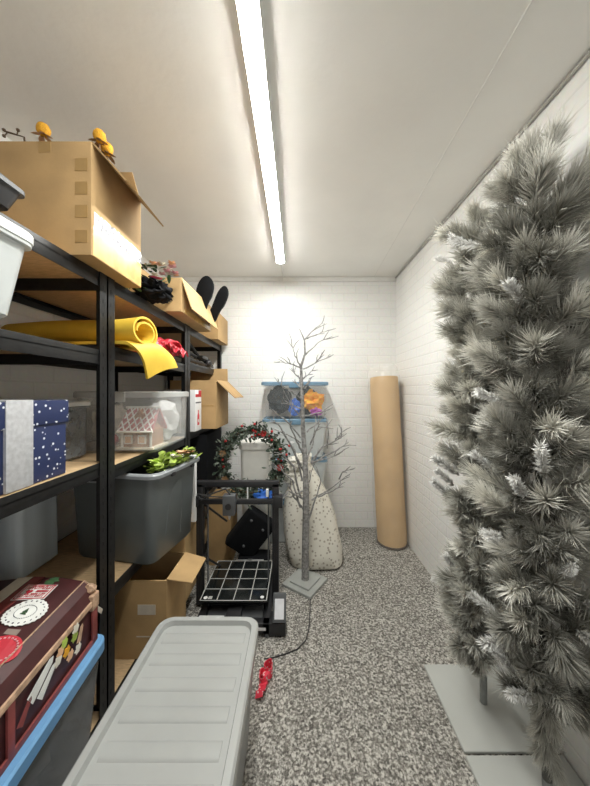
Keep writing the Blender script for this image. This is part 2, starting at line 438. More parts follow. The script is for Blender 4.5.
# red and white printed box
t = thing('product_box', 'small white box printed with a red bottle, beside the clear gingerbread tub', 'box', (-.78, 1.985, 1.03))
bm = B(); box(bm, -.90, -.690, 1.925, 2.05, 1.031, 1.315, .003); obj('carton_body', bm, M['white_paper'], t)
bm = B(); box(bm, -.690, -.6892, 1.93, 2.045, 1.265, 1.285); box(bm, -.690, -.6892, 1.99, 2.045, 1.285, 1.312); obj('red_print', bm, M['stick_red'], t, label='red printed panel')
bm = B()
prof = [(-.018, 0), (.018, 0), (.018, .065), (.008, .085), (.008, .105), (-.008, .105), (-.008, .085), (-.018, .065)]
loft(bm, [[Vector((x, 1.985+a, 1.07+b)) for a, b in prof] for x in (-.690, -.6890)])
obj('bottle_picture', bm, M['stick_red'], t, label='picture of a red bottle')
bm = B(); box(bm, -.691, -.6886, 1.976, 1.994, 1.09, 1.11); obj('bottle_label', bm, M['stick_white'], t)
bm = B(); box(bm, -.69, -.6893, 1.935, 2.04, 1.222, 1.232); obj('grey_print', bm, M['print'], t)

# plain white box after the tote
bm = B(); box(bm, -.80, -.592, 1.655, 1.675, .541, .93, .004); box(bm, -.80, -.592, 1.672, 1.676, .541, .93)
solo('white_panel', bm, M['white_paper'], 'white upright board behind the slate tote', 'board', (-.70, 1.665, .541))

# ---------------------------------------------------------------- plastic tubs
TG = 'lidded storage tubs'
def tub(label, w, d, h, loc, rz=0, body='clear', lid='lidwhite', taper=.02, lid_h=.028, ribs=0, name='storage_tub', r=.03, group=TG, handles=True):
    """w along x, d along y; loc is the centre of the base"""
    t = thing(name, label, 'storage tub', loc, rz, group)
    x, y = w/2, d/2; bt = taper; hb = h-lid_h*.5
    bm = B(); th = .003
    loft(bm, [rrect(-x+bt+.012, x-bt-.012, -y+bt+.012, y-bt-.012, r, 0), rrect(-x+bt, x-bt, -y+bt, y-bt, r, .012),
              rrect(-x+.010, x-.010, -y+.010, y-.010, r, hb-.022), rrect(-x+.002, x-.002, -y+.002, y-.002, r, hb-.020), rrect(-x+.002, x-.002, -y+.002, y-.002, r, hb-.012),
              rrect(-x+.010, x-.010, -y+.010, y-.010, r, hb-.010), rrect(-x+.010, x-.010, -y+.010, y-.010, r, hb),
              rrect(-x+.010+th, x-.010-th, -y+.010+th, y-.010-th, r-th, hb), rrect(-x+bt+th, x-bt-th, -y+bt+th, y-bt-th, r-th, .014)])
    obj('tub_body', bm, M[body], t, local=True)
    if lid:
        bm = B(); z0 = h-lid_h
        loft(bm, [rrect(-x+.004, x-.004, -y+.004, y-.004, r, z0), rrect(-x, x, -y, y, r, z0+.002), rrect(-x, x, -y, y, r, h-.006), rrect(-x+.006, x-.006, -y+.006, y-.006, r-.004, h),
                  rrect(-x+.024, x-.024, -y+.024, y-.024, r-.012, h), rrect(-x+.029, x-.029, -y+.029, y-.029, r-.014, h-.016)], cap0=False)
        # a lid is hollow below: close just under the panel
        L = obj('lid', bm, M[lid], t, local=True)
        if ribs:
            inner_y = y-.045; inner_x = x-.045
            for i in range(ribs):
                cy = -inner_y + 2*inner_y*(i+.5)/ribs; wv = inner_y/ribs*.55
                bm = B()
                rows = []
                for k in range(7):
                    a = math.pi*k/6; rows.append((cy-wv*math.cos(a), h-.0165+.0055*math.sin(a)))
                loft(bm, [[Vector((xx, yy, zz)) for yy, zz in rows] for xx in (-inner_x, -inner_x+.01, inner_x-.01, inner_x)])
                obj('lid_rib', bm, M[lid], L, local=True)
        if handles:
            for s in (-1, 1):
                bm = B(); box(bm, -.05, .05, min(s*(y-.004), s*(y+.007)), max(s*(y-.004), s*(y+.007)), h-lid_h-.02, h-.004, .003)
                obj('latch', bm, M[lid], t, local=True)
    return t
# large grey tub in the foreground
t = tub('large grey tub with ribbed lid on the carpet in the foreground', .385, .82, .42, (-.3375, .708, 0), 0, 'greybody', 'greylid', .035, .045, 9, r=.05)
# blue lidded tub and trunk on top
tub('smoky clear tub with blue lid under the maroon trunk', .50, .63, .325, (-.905, .700, .101), R(5.4), 'smoke', 'lidblue', .03, .042, r=.04)
# translucent tub with white lid upper left
tub('milky white tub on the second shelf, cut off by the left edge', .37, .46, .205, (-.785, .435, 1.456), 0, 'milky', 'lidwhite', .03, .026)
# clear tub with the gingerbread house
tub('clear tub holding the gingerbread house on the third shelf', .40, .455, .292, (-.858, 1.545, 1.011), R(2.5), 'clear', 'lidclear', .016, .030)
# pale tub behind
tub('pale bluish tub at the back of the shelf left of the slate tote', .12, .21, .40, (-1.155, 1.225, .541), 0, 'paleblue', 'lidwhite', .008, .02, handles=False, r=.02)
# a second clear tub behind post, beside the navy gift
tub('dim clear tub behind the shelf post, between gift box and gingerbread tub', .28, .20, .25, (-1.07, 1.200, 1.011), 0, 'smoke', 'lidwhite', .012, .022, handles=False)
# stack at the back wall
tub('clear tub with blue lid full of coloured toys, topmost of the back stack', .575, .31, .315, (-.018, 2.555, 1.072), 0, 'crystal', 'lidsteel', .03, .030)
tub('milky tub with blue lid directly beneath the toy tub', .56, .30, .34, (-.018, 2.555, .731), 0, 'milky', 'lidsteel', .04, .028)
tub('milky tub with blue lid behind the spotted sack, third down the stack', .56, .30, .36, (-.018, 2.555, .370), 0, 'milky', 'lidsteel', .04, .028)
tub('milky tub with blue lid on the floor, lowest of the back stack', .56, .30, .369, (-.018, 2.555, 0), 0, 'milky', 'lidsteel', .04, .028)
# contents of the toy tub
def lump(name, label, cat, c, r, m, amp=.5, scale=(1, 1, 1), seed=1, group=None):
    bm = B(); blob(bm, (0, 0, 0), r, amp, 5, 3, scale, seed)
    lo = min(v.co.z for v in bm.verts)
    bm.transform(Matrix.Translation((0, 0, -lo)))
    o = obj(name, bm, M[m]); o.location = c; setp(o, label, cat, group); return o
lump('folded_cloth', 'dark blue cloth bundle inside the toy tub, left side', 'cloth', (-.155, 2.55, 1.088), .105, 'teal', .45, (1, .8, 1.05), 2)
lump('folded_cloth', 'dark cloth bundle behind the orange cloth in the toy tub', 'cloth', (.10, 2.63, 1.088), .09, 'teal', .35, (1.1, .6, 1.3), 3)
lump('toy', 'bright blue toy in the toy tub beside the twig tree stem', 'toy', (-.022, 2.465, 1.088), .058, 'toyblue', .6, (.75, .6, 1.25), 4)
lump('crumpled_cloth', 'orange crumpled cloth in the toy tub', 'cloth', (.135, 2.505, 1.105), .080, 'orange', .9, (1.1, .6, .95), 5)
lump('crumpled_cloth', 'purple crumpled cloth low in the toy tub', 'cloth', (.165, 2.445, 1.088), .045, 'purple', .7, (1.1, .55, .7), 6)
lump('crumpled_paper', 'white crumpled paper inside the tub beneath the toy tub', 'paper', (-.05, 2.54, .747), .13, 'white_paper', .4, (1.4, .7, .9), 8)
# contents of the white tub & other clear tubs
lump('fabric_bundle', 'white fabric bundle inside the milky tub upper left', 'fabric', (-.80, .48, 1.472), .08, 'whiteflower', .5, (1.5, 2.0, .9), 11)
lump('stuffed_bundle', 'dull brown bundle inside the smoky tub under the trunk', 'fabric', (-.92, .72, .118), .115, 'label', .4, (1.4, 2.0, 1.0), 12)
lump('stuffed_bundle', 'dark bundle inside the dim tub behind the shelf post', 'fabric', (-1.07, 1.205, 1.028), .085, 'tan', .5, (1.1, .9, 1.0), 13)
lump('foam_ball', 'white foam bundle beside the gingerbread house in the clear tub', 'ornament', (-.77, 1.63, 1.028), .10, 'white_paper', .35, (.8, 1.1, 1.1), 14)
lump('ornament', 'cream bundle left of the gingerbread house in the clear tub', 'ornament', (-.97, 1.49, 1.028), .09, 'whiteflower', .5, (.7, 1.2, 1.1), 15)
lump('ornament', 'red bauble cluster low beside the gingerbread house', 'ornament', (-.915, 1.39, 1.028), .035, 'red', .25, (1, 1, 1), 16)

# gingerbread house inside the clear tub
g = thing('gingerbread_house', 'small gingerbread house with iced lattice roof inside the clear tub', 'ornament', (-.795, 1.48, 1.026))
bm = B(); box(bm, -.885, -.708, 1.40, 1.56, 1.026, 1.038, .004); obj('base_board', bm, M['cream'], g)
bm = B(); wall = [(-.865, 1.038), (-.725, 1.038), (-.725, 1.12), (-.865, 1.12)]
box(bm, -.862, -.726, 1.415, 1.54, 1.038, 1.118); 
gp = [Vector((-.862, 0, 1.118)), Vector((-.726, 0, 1.118)), Vector((-.794, 0, 1.215))]
loft(bm, [[Vector((p.x if True else 0, y, p.z)) for p in gp] for y in (1.435, 1.52)])
obj('walls', bm, M['ginger'], g)
bm = B()
for y0, y1 in ((1.402, 1.478), (1.552, 1.478)):
    rows = []
    for u in (-.876, -.794, -.712):
        rows.append([Vector((u, y0, 1.112)), Vector((u*.94-.0476, y1, 1.222))])
    sheet(bm, rows, .010)
rf = obj('roof', bm, M['pinkroof'], g)
bm = B()
for k in range(-3, 8):
    for s in (1, -1):
        pts = []
        for q in range(9):
            vv = q/8; uu = (k/5 + s*vv*.5)
            if 0 <= uu <= 1:
                xw = .164 - .010*vv
                pts.append(Vector((-.876+.005*vv+uu*xw, 1.402+.076*vv-.006, 1.112+.110*vv+.005)))
        if len(pts) > 1: tube(bm, pts, .0035, 5)
for y, z in ((1.397, 1.112), (1.473, 1.224)): tube(bm, [(-.878, y, z), (-.710, y, z)], .006, 6)
obj('roof_icing', bm, M['icing'], rf)
for xx in (-.833, -.768):
    bm = B(); box(bm, xx-.020, xx+.020, 1.409, 1.416, 1.052, 1.095, .003); w = obj('window', bm, M['icing'], g)
    bm = B(); box(bm, xx-.013, xx+.013, 1.4075, 1.4095, 1.058, 1.088); obj('pane', bm, M['peach'], w)
for xx in (-.862, -.726):
    bm = B(); tube(bm, [(xx, 1.412, 1.038), (xx, 1.412, 1.116)], .006, 6); obj('corner_icing', bm, M['icing'], g)

g.location += Vector((.03, -.06, 0))
# ---------------------------------------------------------------- slate tote (open, with foliage)
tt = thing('storage_tote', 'open slate grey tote jutting from the middle shelves, filled with foliage', 'storage tub', (-.80, 1.43, .541), R(-11))
x, y, h = .235, .185, .405
bm = B()
loft(bm, [rrect(-x+.045, x-.035, -y+.03, y-.03, .04, 0), rrect(-x+.035, x-.025, -y+.022, y-.022, .045, .015), rrect(-x+.010, x-.008, -y+.008, y-.008, .05, h-.02),
          rrect(-x+.014, x-.012, -y+.012, y-.012, .05, h-.005), rrect(-x+.038, x-.028, -y+.026, y-.026, .045, .018)])
obj('tote_body', bm, M['tote'], tt, local=True)
bm = B()
loft(bm, [rrect(-x+.008, x-.006, -y+.006, y-.006, .05, h-.024), rrect(-x-.008, x+.012, -y-.010, y+.010, .055, h-.020), rrect(-x-.010, x+.014, -y-.012, y+.012, .055, h-.006), rrect(-x-.006, x+.010, -y-.008, y+.008, .055, h),
          rrect(-x+.010, x-.008, -y+.008, y-.008, .05, h), rrect(-x+.012, x-.010, -y+.010, y-.010, .05, h-.03)], cap0=False, cap1=False)
obj('rim', bm, M['toterim'], tt, local=True, label='paler grey rim')
bm = B()   # raised arch moulded on the aisle face
arch = [(.02, .10), (.035, .24), (.055, .30), (.085, .325), (.12, .33), (.135, .31), (.14, .22), (.135, .06)]
def facex(z): return x-.025+.017*(z/h)-.001
tube(bm, [(facex(z)-.002, -.10+yy, z) for yy, z in arch], .005, 6)
obj('moulded_arch', bm, M['tote'], tt, local=True)
for yy in (-.07, .09):
    bm = B(); box(bm, x+.004, x+.016, yy-.012, yy+.012, h-.034, h-.016, .003); obj('clip', bm, M['black'], tt, local=True)
bm = B(); box(bm, -.12, .02, -y-.018, -y-.006, h-.045, h-.02, .004); obj('end_handle', bm, M['toterim'], tt, local=True)

def leaf(bm, p, d, n, L, W, fold=.25, th=.0012):
    d = d.normalized(); s = d.cross(n)
    s = s.normalized() if s.length > 1e-6 else d.orthogonal().normalized()
    n = s.cross(d).normalized()
    mid = []; lf = []; rt = []
    K = 5
    for i in range(K):
        u = i/(K-1); w = W*math.sin(math.pi*min(1, u*.92+.05))**.8
        c = p + d*L*u - n*L*.25*u*u
        mid.append(bm.verts.new(c - n*w*fold)); lf.append(bm.verts.new(c + s*w)); rt.append(bm.verts.new(c - s*w))
    for i in range(K-1):
        bm.faces.new((lf[i], mid[i], mid[i+1], lf[i+1])); bm.faces.new((mid[i], rt[i], rt[i+1], mid[i+1]))
def rv(): 
    v = Vector((random.gauss(0, 1), random.gauss(0, 1), random.gauss(0, 1))); return v.normalized()

f = thing('artificial_foliage', 'lime green and peach artificial foliage in the slate tote', 'foliage', (-.66, 1.40, .90))
bm = B()
for i in range(90):
    p = Vector((-.600+random.uniform(-.075, .035), 1.27+random.random()*.25, .925+random.random()*.06)); p.x += (p.y-1.38)*.18
    d = rv(); d.z = abs(d.z)*.7+.1; leaf(bm, p, d, Vector((0, 0, 1)), random.uniform(.035, .055), random.uniform(.015, .022))
obj('leaves', bm, M['lime'], f)
for i, (px, py, pz, m) in enumerate(((-.572, 1.42, 1.005, 'peach'), (-.555, 1.46, 1.01, 'lime'), (-.585, 1.38, .995, 'whiteflower'), (-.565, 1.48, .995, 'peach'))):
    bm = B(); c = Vector((px, py, pz-.012))
    for q in range(14):
        a = q*2.4; d = Vector((math.cos(a), math.sin(a), .35+.05*q)); leaf(bm, c, d, Vector((0, 0, 1)), .033, .013)
    blob(bm, c+Vector((0, 0, .006)), .007, .1, 4, 2)
    obj('blossom', bm, M[m], f)

# ---------------------------------------------------------------- maroon trunk
tr = thing('decorative_trunk', 'maroon trunk covered in Christmas stickers on the blue lidded tub', 'trunk', (-.708, 1.005, .427), R(5.4))
W_, L_ = .45, .60
hz = .148       # rim height
prof = [(0, hz), (-.018, hz+.040), (-.042, hz+.058), (-.12, hz+.076), (-.225, hz+.083), (-.33, hz+.076), (-.408, hz+.058), (-.432, hz+.040), (-.45, hz)]
def lidz(xx):
    for (a, za), (b, zb) in zip(prof, prof[1:]):
        if b <= xx <= a: return za+(zb-za)*(xx-a)/(b-a)
    return hz
bm = B(); box(bm, -W_+.006, -.006, -L_+.006, -.006, 0, hz, .004); obj('trunk_body', bm, M['maroon'], tr, local=True)
bm = B(); loft(bm, [[Vector((a, y, b)) for a, b in prof] for y in (-L_, 0)]); lid_o = obj('trunk_lid', bm, M['maroon'], tr, local=True, smooth=20)
bm = B()
box(bm, -.004, .003, -L_, 0, hz-.012, hz+.006, .002); box(bm, -W_, 0, -.004, .003, hz-.012, hz+.006, .002)
obj('rim_binding', bm, M['tan'], tr, local=True, label='worn tan rim edging')
bm = B()
box(bm, -.004, .002, -L_, 0, 0, .018, .001); box(bm, -.004, .002, -.028, .002, 0, hz-.012, .001); box(bm, -.03, .002, -.004, .002, 0, hz-.012, .001); box(bm, -.004, .002, -L_, -L_+.025, 0, hz-.012, .001)
box(bm, -.004, .002, -.345, -.325, 0, hz-.012, .001)
obj('edge_binding', bm, M['maroon2'], tr, local=True, label='dusky red edge binding')
bm = B(); tube(bm, [(-.042, -L_, hz+.0595), (-.042, 0, hz+.0595)], .0022, 6); tube(bm, [(-.042, 0, hz+.058), (-.018, 0, hz+.040), (0, 0, hz)], .003, 6)
obj('piping', bm, M['tan'], lid_o, local=True)
for (xa, xb, m, nm) in ((-.205, -.170, 'maroon2', 'strap'), (-.255, -.210, 'cream', 'strap')):
    bm = B()
    loft(bm, [[Vector((xa, y, lidz(xa)-.002)), Vector((xb, y, lidz(xb)-.002)), Vector((xb, y, lidz(xb)+.0025)), Vector((xa, y, lidz(xa)+.0025))] for y in (-L_, 0)])
    obj(nm, bm, M[m], lid_o, local=True)
bm = B(); box(bm, -.032, .006, -.032, .006, hz-.03, hz+.022, .006); blob(bm, (-.018, -.008, hz+.035), .018, .5, 6, 2)
obj('corner_fitting', bm, M['tan'], tr, local=True, label='scuffed tan corner fitting')
bm = B(); sheet(bm, [[(-.004, .004, hz-.03), (.012, .014, hz-.055)], [(-.002, .006, hz-.055), (.008, .012, hz-.07)]], .001)
obj('torn_corner', bm, M['cream'], tr, local=True)
# stickers follow the sloping lid
def lidpt(u, v, up=.0016): return Vector((u, v, lidz(u)+up))
def lid_poly(name, pts, m, parent, up=.0012, label=None):
    bm = B(); top = [bm.verts.new(lidpt(u, v, up)) for u, v in pts]; bot = [bm.verts.new(lidpt(u, v, up-.0014)) for u, v in pts]
    n = len(pts); bm.faces.new(top); bm.faces.new(bot[::-1])
    for k in range(n): bm.faces.new((top[k], top[(k+1) % n], bot[(k+1) % n], bot[k]))
    return obj(name, bm, M[m], parent, local=True, smooth=0, label=label)
inv = WM[tr].inverted()
def lid_uv(px, py):
    z = .645
    for _ in range(6):
        Y = F*(CAMZ-z)/(py-392); p = inv @ Vector(((px-297)*Y/F, Y, z)); z = .427 + lidz(max(-.45, min(0, p.x)))
    return Vector((p.x, p.y))
c = [lid_uv(*p) for p in ((29, 585.5), (58, 586), (44, 600), (10, 601.5))]
st = lid_poly('stamp_sticker', [tuple(p) for p in c], 'stick_white', lid_o, .0040, 'red and white rectangular stamp sticker')
def bil(u, v): return c[0]*(1-u)*(1-v)+c[1]*u*(1-v)+c[2]*u*v+c[3]*(1-u)*v
def stamp_bits(rects, name, m):
    bm = B()
    for (u0, u1, v0, v1) in rects:
        q = [bil(u0, v0), bil(u1, v0), bil(u1, v1), bil(u0, v1)]
        t4 = [bm.verts.new(lidpt(p.x, p.y, .0046)) for p in q]; b4 = [bm.verts.new(lidpt(p.x, p.y, .0030)) for p in q]
        bm.faces.new(t4); bm.faces.new(b4[::-1])
        for k in range(4): bm.faces.new((t4[k], t4[(k+1) % 4], b4[(k+1) % 4], b4[k]))
    obj(name, bm, M[m], st, local=True, smooth=0)
bits = [(.03, .97, .03, .08), (.03, .97, .92, .97), (.03, .06, .08, .92), (.94, .97, .08, .92)]
for row in ((.14, .34), (.64, .86)):
    u = .10
    while u < .88:
        w = random.uniform(.03, .05); bits.append((u, u+.014, *row)); bits.append((u, u+w, row[0], row[0]+.05) if random.random() < .6 else (u, u+w, row[1]-.05, row[1])); u += w+.025
for k in range(8):
    u = .52+.05*k; bits.append((u, u+.025, .42, .56))
stamp_bits(bits, 'stamp_print', 'stick_red')
# heart on the stamp
bm = B(); hc = bil(.3, .52); hp = []
ax = (c[1]-c[0])*.11; ay = (c[3]-c[0])*.13
for k in range(24):
    a = 2*math.pi*k/24; hx = 16*math.sin(a)**3/16; hy = -(13*math.cos(a)-5*math.cos(2*a)-2*math.cos(3*a)-math.cos(4*a))/15
    hp.append(hc+ax*hx+ay*hy)
bm.free(); lid_poly('heart', [tuple(p) for p in hp], 'stick_red', st, .0056)
def disc(cx, cy, rx, n=28, wob=0): return [(cx+(rx+wob*(k % 2))*math.cos(2*math.pi*k/n), cy+(rx+wob*(k % 2))*math.sin(2*math.pi*k/n)) for k in range(n)]
rc = lid_uv(25.5, 613); RR = .052
ro = lid_poly('round_sticker', disc(rc.x, rc.y, RR, 48, -.003), 'stick_white', lid_o, .0042, 'round white sticker with a little green tree')
bm = B()
for k in range(40):
    a = 2*math.pi*k/40
    for rr, dl in ((RR*.80, .0022), (RR*.48, .0010)):
        p = Vector((rc.x+rr*math.cos(a), rc.y+rr*math.sin(a)))
        if rr > RR*.7 and k % 2: continue
        zc = lidz(p.x)+.0046; box(bm, p.x-dl/2, p.x+dl/2, p.y-dl, p.y+dl, zc-.001, zc+.0008, rot=Matrix.Rotation(a+.5, 3, 'Z'))
obj('ring_print', bm, M['print'], ro, local=True, smooth=0)
ex = Vector((math.cos(R(0)), 0))
trp = [(-.011, -.014), (.011, -.014), (.004, -.004), (.009, -.004), (0, .018), (-.009, -.004), (-.004, -.004)]
lid_poly('tree_print', [(rc.x+a*.7, rc.y+b*.7) for a, b in trp], 'green', ro, .0054)
lid_poly('small_label', [tuple(lid_uv(*p)) for p in ((8, 629), (21, 630), (16, 636), (3, 634))], 'faded', lid_o, .0010, 'small faded label')
rc2 = lid_uv(-2, 652); rr_ = lid_poly('red_sticker', disc(rc2.x, rc2.y, .045), 'stick_red', lid_o, .004, 'round red sticker')
bm = B()
for k in range(26):
    a = 2*math.pi*k/26; p = Vector((rc2.x+.036*math.cos(a), rc2.y+.036*math.sin(a))); zc = lidz(max(-.45, min(0, p.x)))+.0046
    box(bm, p.x-.002, p.x+.002, p.y-.002, p.y+.002, zc-.001, zc+.0008)
obj('ring_print', bm, M['pinkflower'], rr_, local=True, smooth=0)
hcn = lid_uv(51, 581); bm = B()
for k in range(7):
    a = k*.9; leaf(bm, Vector((hcn.x, hcn.y, lidz(hcn.x)+.003)), Vector((math.cos(a), math.sin(a), .05)), Vector((0, 0, 1)), .026, .008, .1)
obj('holly_sticker', bm, M['green'], lid_o, local=True, label='green holly sticker')
# paper tags and flowers on the aisle face
def tagp(name, y0, z0, y1, z1, w, m):
    a = Vector((.0022, y0, z0)); b = Vector((.0022, y1, z1)); d = (b-a).normalized(); s = Vector((0, -d.z, d.y))*w/2
    bm = B(); pts = [a-s, a+s, b+s*.6, b+d*w*.3, b-s*.6]
    loft(bm, [[p for p in pts], [p+Vector((.0012, 0, 0)) for p in pts]]); obj(name, bm, M[m], tr, local=True, smooth=0)
tagp('paper_tag', -.285, .085, -.215, .125, .034, 'stick_white'); tagp('paper_tag', -.255, .060, -.205, .100, .026, 'stick_white')
tagp('brown_tag', -.315, .055, -.285, .092, .022, 'maroon2'); tagp('brown_tag', -.10, .075, -.085, .115, .022, 'tan')
for (y, z, m) in ((-.225, .118, 'peach'), (-.20, .095, 'gold'), (-.185, .07, 'peach'), (-.21, .128, 'lime'), (-.165, .11, 'lime'), (-.16, .13, 'whiteflower'), (-.15, .06, 'whiteflower'), (-.235, .10, 'whiteflower')):
    bm = B(); y += .045
    for q in range(6):
        a = q*math.pi/3; leaf(bm, Vector((.004, y, z)), Vector((.2, math.cos(a), math.sin(a))), Vector((1, 0, 0)), .016, .007, .1)
    obj('flower_sticker', bm, M[m], tr, local=True)

# ---------------------------------------------------------------- navy gift box
g = thing('gift_box', 'navy gift box with snow dots and wide silver ribbon on the third shelf', 'gift box', (-.93, .70, 1.041))
bm = B(); box(bm, -1.13, -.740, .50, .910, 1.041, 1.215, .003); obj('box_base', bm, M['navy'], g)
bm = B(); box(bm, -1.135, -.735, .495, .915, 1.205, 1.275, .003); obj('box_lid', bm, M['navy'], g)
bm = B(); box(bm, -1.138, -.7325, .715, .790, 1.042, 1.2785, .002); obj('ribbon', bm, M['silver'], g)

# ---------------------------------------------------------------- black case on the near top shelf
k = thing('black_case', 'black case on the top shelf at the left edge', 'case', (-.80, .55, 1.741))
bm = B(); loft(bm, [rrect(-1.0, -.70, .30, .70, .02, 1.745), rrect(-.99, -.685, .30, .715, .02, 1.79)]); obj('case_base', bm, M['black'], k)
bm = B(); loft(bm, [rrect(-1.0, -.680, .29, .722, .02, 1.79), rrect(-1.0, -.680, .29, .722, .02, 1.80), rrect(-.98, -.76, .31, .62, .02, 1.87)]); obj('case_lid', bm, M['darkgrey'], k)

# ---------------------------------------------------------------- yellow foam, red wrap
y_ = thing('foam_sheet', 'yellow foam sheet rolled and drooping over the second shelf edge', 'foam sheet', (-.90, 1.20, 1.481))
bm = B(); rows = []
for i in range(15):
    u = i/14; xx = -1.20+.555*u; rad = .046+.022*u**1.5
    ring = []
    for k in range(49):
        v = k/48; a = R(-75+620*v); r2 = rad*(1-.52*v)
        ring.append((xx+.012*math.cos(a), 1.205+r2*1.2*math.cos(a)+.02*math.sin(u*3), 1.492+rad+.006+r2*math.sin(a)+.010*math.sin(u*5)))
    rows.append(ring)
sheet(bm, rows, .009); obj('rolled_part', bm, M['yellow'], y_)
bm = B(); rows = []
S0, S1 = Vector((-1.05, 1.13, 1.492)), Vector((-1.05, 1.31, 1.492))
E0, E1 = Vector((-.690, 1.135, 1.500)), Vector((-.690, 1.345, 1.500))
D0, D1 = at(147, 379, 1.20), at(177, 368, 1.37)
for i in range(20):
    u = i/19; row = []
    for k in range(11):
        v = k/10
        if u < .4: p = S0.lerp(S1, v).lerp(E0.lerp(E1, v), u/.4)
        else:
            q = (u-.4)/.6; p = E0.lerp(E1, v).lerp(D0.lerp(D1, v), q) + Vector((.030, 0, .042))*math.sin(math.pi*q)*(.6+.4*math.sin(math.pi*v))
        p = p + Vector((0, 0, .012*math.sin(math.pi*v)))
        row.append(p)
    rows.append(row)
sheet(bm, rows, .012); obj('drooping_part', bm, M['yellow'], y_)
r_ = thing('gift_wrap', 'crumpled red gift wrap beside the yellow foam', 'gift wrap', (-.72, 1.50, 1.481))
bm = B(); rows = []
for i in range(22):
    u = i/21; row = []
    for k in range(16):
        v = k/15; a = R(-30+300*v); rad = .050*(1.15-.35*u)*(1+.35*noise.noise(Vector((u*7, v*6, 2))))
        row.append((-.84+.175*u + .02*noise.noise(Vector((u*5, v*5, 9))), 1.46+rad*1.5*math.cos(a)+.12*u, 1.540+rad*math.sin(a)+.018*noise.noise(Vector((u*9, v*9, 0)))))
    rows.append(row)
sheet(bm, rows, .003); obj('wrap_roll', bm, M['red'], r_, smooth=20)
bm = B(); rows = []
for i in range(14):
    u = i/13; row = []
    for k in range(10):
        v = k/9; row.append((-.69+.055*u, 1.44+.22*v, 1.545-.03*u+.028*noise.noise(Vector((u*6, v*8, 5)))+.02*math.sin(v*14+u*2)))
    rows.append(row)
sheet(bm, rows, .003); obj('wrap_tail', bm, M['red'], r_, smooth=15)

# ---------------------------------------------------------------- stuff on the top shelf
fl = thing('artificial_bouquet', 'pale pink and white artificial flowers lying beyond the large top box', 'flowers', (-.70, 1.38, 1.741))
bm = B()
for i in range(70):
    p = Vector((random.uniform(-.86, -.66), random.uniform(1.26, 1.53), random.uniform(1.76, 1.93))); p.z -= max(0, (1.45-p.y))*.25
    d = rv(); d.z = abs(d.z); leaf(bm, p, d, Vector((0, 0, 1)), random.uniform(.03, .055), .010)
tube(bm, [(-.80, 1.30, 1.747), (-.74, 1.40, 1.80), (-.70, 1.50, 1.90)], .004, 6)
obj('leaves', bm, M['green'], fl)
for i in range(20):
    px = random.uniform(147, 176); py = 263 + random.uniform(0, 18); Y = random.uniform(1.33, 1.52)
    c_ = at(px, py, Y); c_.z = max(c_.z, 1.90)
    bm = B()
    for q in range(10):
        a = q*2.4; leaf(bm, c_, Vector((math.cos(a), math.sin(a), .35+.12*q)), Vector((0, 0, 1)), .021, .008)
    blob(bm, c_+Vector((0, 0, .005)), .006, .1, 4, 2)
    obj('blossom', bm, M[random.choice(['whiteflower', 'whiteflower', 'pinkflower', 'peach'])], fl)
bl = thing('fabric_bundle', 'black fabric with a pink flower bunched on the top shelf edge', 'fabric', (-.68, 1.36, 1.741))
bm = B(); blob(bm, (-.70, 1.38, 1.790), .085, .45, 8, 4, (.85, 1.35, .55), 3)
for v in bm.verts: v.co.z = max(v.co.z, 1.742)
obj('bunched_cloth', bm, M['blackcloth'], bl, smooth=80)
bm = B(); c_ = Vector((-.645, 1.30, 1.82))
for q in range(10): leaf(bm, c_, Vector((math.cos(q*2.4)+.4, math.sin(q*2.4)-.3, .3)), Vector((0, 0, 1)), .028, .011)
obj('pink_flower', bm, mat('deep_pink', (.75, .10, .25), .5), bl)
lump('fabric_bundle', 'dark grey fabric filling the flapped box under the slippers', 'fabric', (-.78, 1.82, 1.75), .075, 'darkgrey', .3, (1.7, 3.0, .75), 31)
# slippers: two dark soles standing up out of the carton
for i, (px, py, Y, hh, ww, lean, lab) in enumerate(((199, 277, 1.92, .30, .058, 12, 'larger black slipper standing sole outward in the top shelf box'), (212, 285, 2.05, .29, .042, 20, 'narrower black slipper behind the larger one on the top shelf'))):
    top = at(px, py, Y)
    s = thing('slipper', lab, 'slipper', top-Vector((0, 0, hh)), 0, 'black slippers on the top shelf')
    def outl(sc_, off):
        pts = []
        for k in range(32):
            a = 2*math.pi*k/32; zz = math.sin(a); wx = math.cos(a)*ww*(1-.18*math.cos((zz+.2)*3))*sc_
            pts.append(Vector((wx+.012*math.sin(zz*2), off, hh/2+zz*hh/2*sc_)))
        return pts
    rm = Matrix.Rotation(R(lean), 4, 'Y') @ Matrix.Rotation(R(8), 4, 'X')
    bm = B(); loft(bm, [outl(.9, -.016), outl(1, -.010), outl(1, .006), outl(.95, .010)]); bm.transform(rm); obj('sole', bm, M['blackcloth'], s, local=True)
    bm = B()
    blob(bm, (0, .03, hh*.68), .06, .1, 3, 3, (ww/.062, .55, 1.35)); bm.transform(rm); obj('upper', bm, M['darkgrey'], s, local=True)
